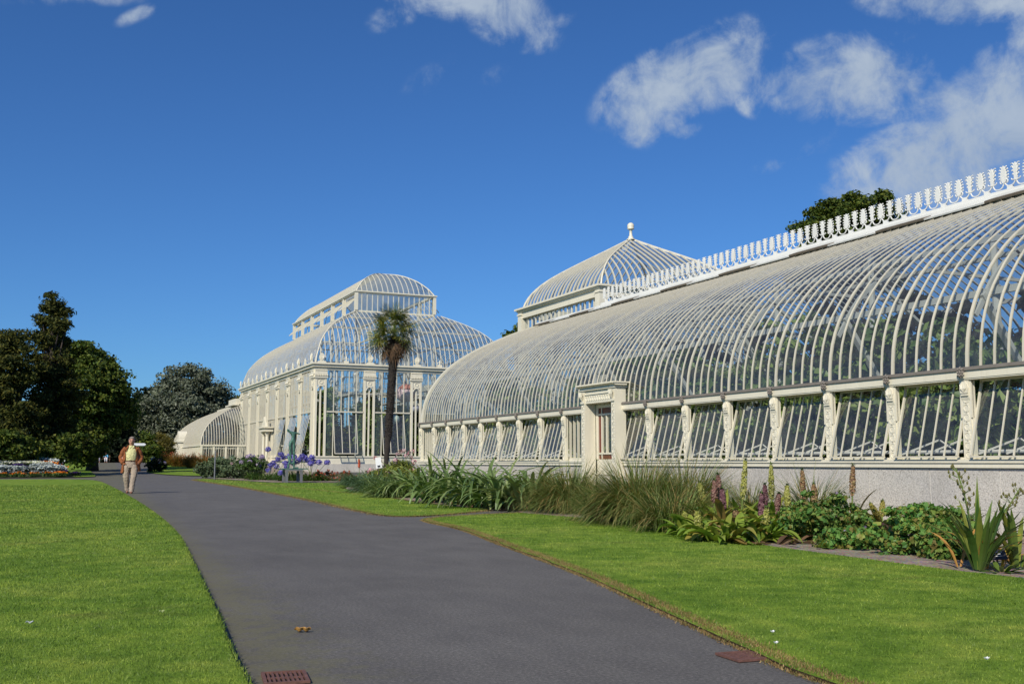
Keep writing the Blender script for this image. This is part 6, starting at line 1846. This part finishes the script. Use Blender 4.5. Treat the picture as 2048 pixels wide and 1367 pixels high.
V2 = [(v[0] * 0.965, 0.005 + (v[1] - 0.005) * 0.965, v[2]) for v in V]
m_.add(V, qd); m_.add(V2, [q[::-1] for q in qd])
for s in (-1, 1):
    P = catmull(np.array([(s * 0.160, 0.005, 1.43), (s * 0.232, 0.02, 1.36), (s * 0.285, 0.06, 1.22), (s * 0.315, 0.07, 1.13), (s * 0.285, 0.0, 1.03), (s * 0.235, -0.085, 0.955)]), 4)
    k = np.linspace(0, 1, len(P))
    m_.tube(P, 0.074 - 0.012 * k + 0.006 * np.sin(k * 26), 12)
jk = m_.build('jacket', SUEDE, man, True, True)
for s in (-1, 1):                                         # lapels and pocket flaps
    m_ = MB()
    m_.add([(s * 0.075, -0.075, 1.53), (s * 0.105, 0.01, 1.54), (s * 0.175, -0.075, 1.43), (s * 0.155, -0.135, 1.30), (s * 0.125, -0.125, 1.40)], [(0, 1, 2, 3, 4)]); m_.build('lapel', SUEDE, jk, False, True)
    m_ = MB(); m_.frame_box((s * 0.215, -0.115, 0.945), (0.85, s * 0.5, 0), (-s * 0.5, 0.85, 0), (0, 0, 1), 0.075, 0.006, 0.02); m_.build('pocket_flap', SUEDE, jk, False, True)
for s, P in ((-1, [(-0.08, 0.10, 0.03), (-0.08, 0.22, 0.06)]), (1, [(0.05, -0.30, 0.03), (0.05, -0.14, 0.045)])):
    m_ = MB(); a, b2 = np.array(P[0]), np.array(P[1])
    for k, (q, rx, rz) in enumerate([(0, 0.03, 0.022), (0.15, 0.046, 0.034), (0.5, 0.05, 0.042), (0.85, 0.044, 0.055), (1.0, 0.03, 0.05)]): pass
    rings = []
    for q, rx, hz in [(0, 0.028, 0.02), (0.2, 0.046, 0.032), (0.55, 0.05, 0.042), (0.85, 0.044, 0.058), (1.02, 0.034, 0.055)]:
        p = a + (b2 - a) * q
        rings.append([(p[0] + rx * math.cos(t2), p[1], max(0.002, p[2] - 0.02 + hz * math.sin(t2) * (1 if math.sin(t2) > 0 else 0.45))) for t2 in np.linspace(0, 2 * np.pi, 13)[:-1]])
    V = [v for r in rings for v in r]
    m_.add(V, [(i * 12 + j, i * 12 + (j + 1) % 12, (i + 1) * 12 + (j + 1) % 12, (i + 1) * 12 + j) for i in range(4) for j in range(12)], [list(range(12))[::-1]], [[48 + j for j in range(12)]])
    m_.build('shoe', SHOE, man, True, True)

# ------------------------------------------------------------------ bench with two people at the far end of the path
BY = 141.0
bx, bz = xat(204, BY), float(gz(BY))
bench = thing('park_bench', 'wooden park bench at the far end of the path with two people on it', 'bench', (bx, BY, bz))
m_ = MB()
for k in range(4): m_.box(-0.95, 0.95, -0.42 + 0.11 * k, -0.34 + 0.11 * k, 0.43, 0.46)
m_.build('seat', plain('bench_wood', (0.20, 0.13, 0.08), 0.7, 0, 0.3, 10), bench, False, True)
m_ = MB()
for k in range(3): m_.box(-0.95, 0.95, 0.03, 0.06, 0.55 + 0.13 * k, 0.64 + 0.13 * k)
m_.build('backrest', bpy.data.materials['bench_wood'], bench, False, True)
for s in (-0.85, 0.85):
    m_ = MB(); m_.box(s - 0.03, s + 0.03, -0.42, -0.36, 0, 0.429); m_.box(s - 0.03, s + 0.03, 0.061, 0.11, 0, 0.92); m_.box(s - 0.03, s + 0.03, -0.44, 0.06, 0.62, 0.66); m_.box(s - 0.03, s + 0.03, -0.36, 0.06, 0.39, 0.428)
    m_.build('bench_end', bpy.data.materials['bench_wood'], bench, False, True)
for dx, top_, leg_, lab in ((-0.45, (0.50, 0.12, 0.08), (0.30, 0.28, 0.34), 'seated person in dark red top on the left of the far bench'), (0.42, (0.10, 0.38, 0.62), (0.62, 0.62, 0.66), 'seated person in blue top and pale trousers on the right of the far bench')):
    t_ = thing('person', lab, 'person', (bx + dx, BY - 0.12, bz))
    V = [(0, -0.05, 0.56, 0.12), (0, 0.0, 0.75, 0.13), (0, 0.0, 0.95, 0.14), (0, -0.01, 1.06, 0.06), (0, -0.03, 1.16, 0.085), (0, -0.03, 1.26, 0.08),
         (-0.17, 0, 0.98, 0.055), (-0.24, -0.10, 0.75, 0.045), (-0.14, -0.28, 0.62, 0.038), (0.17, 0, 0.98, 0.055), (0.24, -0.10, 0.75, 0.045), (0.14, -0.28, 0.62, 0.038),
         (-0.10, -0.18, 0.54, 0.08), (-0.11, -0.46, 0.52, 0.06), (-0.11, -0.56, 0.10, 0.045), (-0.11, -0.68, 0.05, 0.04), (0.10, -0.18, 0.54, 0.08), (0.11, -0.46, 0.52, 0.06), (0.11, -0.60, 0.10, 0.045), (0.11, -0.72, 0.05, 0.04), (0, -0.125, 1.19, 0.015)]
    E = [(0, 1), (1, 2), (2, 3), (3, 4), (4, 5), (2, 6), (6, 7), (7, 8), (2, 9), (9, 10), (10, 11), (0, 12), (12, 13), (13, 14), (14, 15), (0, 16), (16, 17), (17, 18), (18, 19), (4, 20)]
    skin('body', V, E, SKINM, t_, 1)
    cm1, cm2 = plain('sitter_top_cloth', top_, 0.8), plain('sitter_trouser_cloth', leg_, 0.8)
    m_ = MB(); loft(m_, [(0, -0.02, 0.5, 0.165, 0.14), (0, 0, 0.8, 0.17, 0.15), (0, 0, 1.0, 0.18, 0.13), (0, 0, 1.07, 0.08, 0.08)], 14)
    for s in (-1, 1): m_.tube([(s * 0.16, 0, 1.0), (s * 0.245, -0.10, 0.76), (s * 0.16, -0.25, 0.64)], [0.07, 0.06, 0.05], 8)
    m_.build('top', cm1, t_, True, True)
    m_ = MB()
    for s in (-1, 1): m_.tube([(s * 0.09, -0.05, 0.55), (s * 0.11, -0.46, 0.54), (s * 0.11, -0.53, 0.45), (s * 0.11, -0.57, 0.13)], [0.10, 0.08, 0.075, 0.06], 8)
    m_.build('trousers', cm2, t_, True, True)
    m_ = MB(); loft(m_, [(0, 0.0, 1.13, 0.085, 0.07), (0, -0.01, 1.25, 0.095, 0.09), (0, -0.015, 1.32, 0.05, 0.05)], 12, R(-20), R(200)); m_.build('hair', HAIR, t_, True, True)

# ------------------------------------------------------------------ bronze figure on its grey steel stand
SY = 49.2
def sp(px, py): return at(px, py, SY)
c = sp(584.5, 974)
stand = thing('statue_stand', 'square grey steel stand carrying the green bronze figure, on the lawn', 'stand', (c[0], SY, 0.045))
x0, x1 = sp(568, 950)[0], sp(601.5, 950)[0]
zt = sp(584, 938)[2]
m_ = MB()
m_.box(x0, x1, SY - 0.4, SY + 0.4, zt - 0.07, zt)
m_.build('stand_top', STEEL, stand)
for xx in (x0, x1 - 0.11):
    for yy in (SY - 0.4, SY + 0.29):
        m_ = MB(); m_.box(xx, xx + 0.11, yy, yy + 0.11, 0.02, zt - 0.072); m_.build('leg', STEEL, stand)
m_ = MB(); m_.box(x0 + 0.111, x1 - 0.111, SY - 0.38, SY - 0.33, 0.046, 0.075); m_.build('foot_rail', STEEL, stand)
BRZ, t, b, o = new_mat('green_bronze')
nz = noise(t, objco(t), 9.0, 8, 0.7).outputs['Fac']
t.links.new(ramp(t, nz, [(0.35, (0.03, 0.055, 0.05)), (0.5, (0.07, 0.17, 0.13)), (0.7, (0.16, 0.30, 0.24))]), b.inputs['Base Color'])
b.inputs['Roughness'].default_value, b.inputs['Metallic'].default_value = 0.55, 0.4
bump(t, b, nz, 0.5, 0.02)
stt = thing('bronze_statue', 'slender green bronze figure with one arm outstretched, standing on the grey steel stand', 'statue', (c[0], SY, zt))
def SVv(px, py, r, dy=0.0): q = at(540 + px / 9.76, 840 + py / 9.76, SY + dy) - np.array([c[0], SY, zt]); return (q[0], q[1], q[2], r)
V = [SVv(455, 400, 0.10), SVv(457, 320, 0.085), SVv(452, 245, 0.10), SVv(415, 240, 0.07), SVv(385, 225, 0.055), SVv(345, 188, 0.085), SVv(330, 195, 0.05), SVv(490, 245, 0.055), SVv(545, 258, 0.04), SVv(590, 270, 0.028),
     SVv(415, 405, 0.07), SVv(395, 470, 0.085), SVv(398, 600, 0.062), SVv(402, 690, 0.055), SVv(392, 810, 0.045), SVv(470, 470, 0.075), SVv(466, 600, 0.06), SVv(468, 690, 0.058), SVv(472, 830, 0.05),
     SVv(362, 850, 0.055), SVv(350, 935, 0.05), SVv(465, 935, 0.055), SVv(415, 845, 0.05), SVv(500, 928, 0.045), SVv(560, 925, 0.045), SVv(350, 680, 0.03, 0.3), SVv(375, 790, 0.05, 0.2)]
E = [(0, 1), (1, 2), (2, 3), (3, 4), (4, 5), (5, 6), (2, 7), (7, 8), (8, 9), (0, 10), (10, 11), (11, 12), (12, 13), (13, 14), (0, 15), (15, 16), (16, 17), (17, 18), (14, 19), (19, 20), (18, 21), (14, 22), (22, 18), (21, 23), (23, 24), (14, 26), (26, 25)]
skin('figure', V, E, BRZ, stt, 2)
m_ = MB(); q0 = SVv(430, 945, 0); m_.box(q0[0] - 0.62, q0[0] + 0.72, -0.25, 0.25, 0.0, 0.05); m_.build('base_plate', BRZ, stt, False, True)

# ------------------------------------------------------------------ signs, labels, posts, gratings
b_ = np.array(bed(752, 985))
t_ = thing('plant_sign', 'white plant sign on a thin stick, leaning, left of the glasshouse corner', 'sign', b_)
m_ = MB(); q1 = at(757, 925, b_[1]); u = nrm(np.array([1.0, -0.35, 0.12])); w = nrm(np.array([-0.14, 0, 1.0])); w = nrm(w - u * (w @ u)); nn = np.cross(u, w)
ky = np.linalg.norm(q1[:2]) / FPX
m_.frame_box(q1, u, w, nn, 5.6 * ky, 10.5 * ky, 0.006); m_.build('board', SIGNW, t_)
m_ = MB()
for (a, b2, ha, hb) in [(-1.6, -6.2, 1.1, 1.5), (0.5, -6.4, 0.9, 1.2), (2.3, -6.0, 0.7, 1.6), (0.3, -8.3, 2.6, 0.35)]:
    m_.frame_box(q1 + u * a * ky + w * b2 * ky + nn * (-0.009 if nn[1] > 0 else 0.009), u, w, nn, ha * ky, hb * ky, 0.002)
m_.build('printing', BLACK, t_)
m_ = MB(); m_.tube([b_, q1 - w * 9 * ky], 0.009, 6); m_.build('stick', IRON, t_)
for (px, py, lab) in [(1733, 1078, 'small black plant label left of the withered purple tuft'), (1786, 1084, 'small black plant label right of the withered purple tuft'), (1997, 1142, 'larger black plant label under the sword leaved plant'), (2042, 1092, 'black plant label at the extreme right of the bed')]:
    b_ = np.array(bed(px, py)); big = 1.25 if px == 1997 else 1.0
    t_ = thing('plant_label', lab, 'plant label', b_)
    m_ = MB(); m_.bar(b_ + (0, 0, -0.03), b_ + (0, 0.01, 0.10), 0.02, 0.006, (1, 0, 0)); m_.build('stake', BLACK, t_)
    m_ = MB(); cc = b_ + (0, 0, 0.13); u = nrm(np.array([0.9, -0.45, 0.05])); w = nrm(np.array([0.2, 0.45, 0.85])); w = nrm(w - u * (w @ u)); nn = np.cross(u, w)
    if nn[1] > 0: nn = -nn
    m_.frame_box(cc, u, w, nn, 0.062 * big, 0.04 * big, 0.003); m_.build('plate', BLACK, t_)
    m_ = MB()
    for k, ln_ in enumerate((0.7, 0.45, 0.6)):
        m_.frame_box(cc + w * (0.02 - 0.016 * k) * big + nn * 0.0042, u, w, nn, 0.05 * big * ln_, 0.0022, 0.0008)
    m_.build('lettering', SIGNW, t_)
FY = 78.0
fx = xat(282, FY)
t_ = thing('fingerpost', 'white finger sign on a post behind the walking man', 'sign', (fx, FY, float(gz(FY))))
m_ = MB(); m_.box(fx - 0.62, fx - 0.54, FY - 0.04, FY + 0.04, 0, 2.75); m_.build('post', IRON, t_)
m_ = MB(); m_.prism([(0, -0.09), (0.72, -0.09), (0.84, 0), (0.72, 0.09), (0, 0.09)], (fx - 0.54, FY, 2.24), (1, 0, 0), (0, 0, 1), 0.04); m_.build('finger', SIGNW, t_)
b_ = (xat(430, 60.0), 60.0, 0.02)
t_ = thing('garden_stake', 'thin dark stake standing in the bed before the low wing', 'stake', b_)
m_ = MB(); m_.tube([np.array(b_) - (0, 0, 0.1), np.array([b_[0], b_[1], at(430, 903, 60)[2]])], 0.04, 8); m_.build('shaft', STEEL, t_)
m_ = MB(); m_.lathe((b_[0], b_[1], at(430, 903, 60)[2]), [(0.045, 0), (0.05, 0.03), (0.03, 0.06), (0, 0.065)], 8); m_.build('cap', STEEL, t_)
# a wooden post just outside the frame throws the thin shadow on the left lawn
pb_ = (-1.35, 20.35, 0.06)
t_ = thing('wooden_post', 'round wooden post standing in the left lawn beyond the edge of the photo', 'post', pb_)
m_ = MB(); m_.tube([(pb_[0], pb_[1], 0), (pb_[0], pb_[1], 1.55)], [0.06, 0.055], 10); m_.build('shaft', BARK, t_)
m_ = MB(); m_.lathe((pb_[0], pb_[1], 1.55), [(0.065, 0), (0.065, 0.03), (0.0, 0.07)], 10); m_.build('cap', BARK, t_)
def grate(label, cx_, cy_, rz, w, l):
    t_ = thing('drain_grate', label, 'drain grate', (cx_, cy_, 0.004))
    m_ = MB()
    m_.box(-w / 2, w / 2, -l / 2, -l / 2 + 0.016, 0, 0.012); m_.box(-w / 2, w / 2, l / 2 - 0.016, l / 2, 0, 0.012)
    m_.box(-w / 2, -w / 2 + 0.016, -l / 2 + 0.016, l / 2 - 0.016, 0, 0.012); m_.box(w / 2 - 0.016, w / 2, -l / 2 + 0.016, l / 2 - 0.016, 0, 0.012)
    f = m_.build('frame', RUST, t_, False, True)
    m_ = MB()
    for k in range(8):
        x = -w / 2 + 0.030 + (w - 0.060) * k / 7
        m_.box(x - 0.005, x + 0.005, -l / 2 + 0.017, l / 2 - 0.017, 0.002, 0.009)
    m_.box(-w / 2 + 0.017, w / 2 - 0.017, -0.008, 0.008, 0.001, 0.008)
    m_.build('grille', RUST, t_, False, True)
    m_ = MB(); m_.box(-w / 2 + 0.017, w / 2 - 0.017, -l / 2 + 0.017, l / 2 - 0.017, -0.002, 0.0005); m_.build('pit_shade', plain('drain_shade_black', (0.01, 0.008, 0.008), 0.9), t_, False, True)  # thin near-black plate; its colour stands in for the shade below the bars
    t_.rotation_euler = (0, 0, rz)
grate('rusty iron drain grate at the bottom of the photo beside the left lawn', 1.09, 4.88, R(-8), 0.205, 0.26)
grate('rusty iron drain grate beside the right lawn, with dry grass around it', 3.345, 4.42, R(-4), 0.20, 0.22)
def curled(name, label, cat, p, L, Wd, rz, mat, curl=0.3, n=1):
    t_ = MB()
    for k in range(n):
        A = np.zeros((7, 5, 3))
        for i in range(7):
            s = i / 6
            w = Wd * math.sin(math.pi * (0.08 + 0.84 * s)) ** 0.7
            for j in range(5):
                q = (j - 2) / 2
                x = (s - 0.5) * L + k * L * 0.75; y = q * w / 2 + 0.006 * math.sin(7 * s + k)
                A[i, j] = (x * math.cos(rz) - y * math.sin(rz), x * math.sin(rz) + y * math.cos(rz), curl * (q * q * w * 0.7 + 0.12 * L * (2 * s - 1) ** 2) + 0.004 + 0.004 * math.sin(9 * s))
        t_.grid(A)
    o = t_.build(name, mat); o.location = p
    return tag(o, label, cat)
LITTER = plain('dry_leaf', (0.30, 0.16, 0.035), 0.7, 0, 0.4, 60)
p = gp(598, 1264); curled('dry_leaf', 'curled yellow brown leaf lying on the path', 'leaf', (p[0], p[1], 0.004), 0.055, 0.032, R(-20), LITTER, 1.0, 2)
p = gp(323, 1252); curled('fallen_leaf', 'pale fallen leaf on the left lawn', 'leaf', (p[0], p[1], 0.085), 0.035, 0.022, R(30), plain('pale_leaf', (0.45, 0.50, 0.22), 0.6), 0.6)
p = gp(58, 1278); curled('feather', 'small grey feather on the left lawn near the bottom corner', 'feather', (p[0], p[1], 0.088), 0.045, 0.022, R(10), plain('grey_feather', (0.50, 0.52, 0.58), 0.7), 0.6)
for (px, py, lab) in [(1546, 1277, 'white feather at the edge of the right lawn above the drain grate'), (1975, 1333, 'white feather on the right lawn in the bottom corner'), (1553, 1300, 'white feather in the dry grass beside the drain grate')]:
    p = gp(px, py); curled('feather', lab, 'feather', (p[0], p[1], 0.035), 0.03, 0.016, R(200), plain('white_feather', (0.75, 0.75, 0.76), 0.7), 0.8)
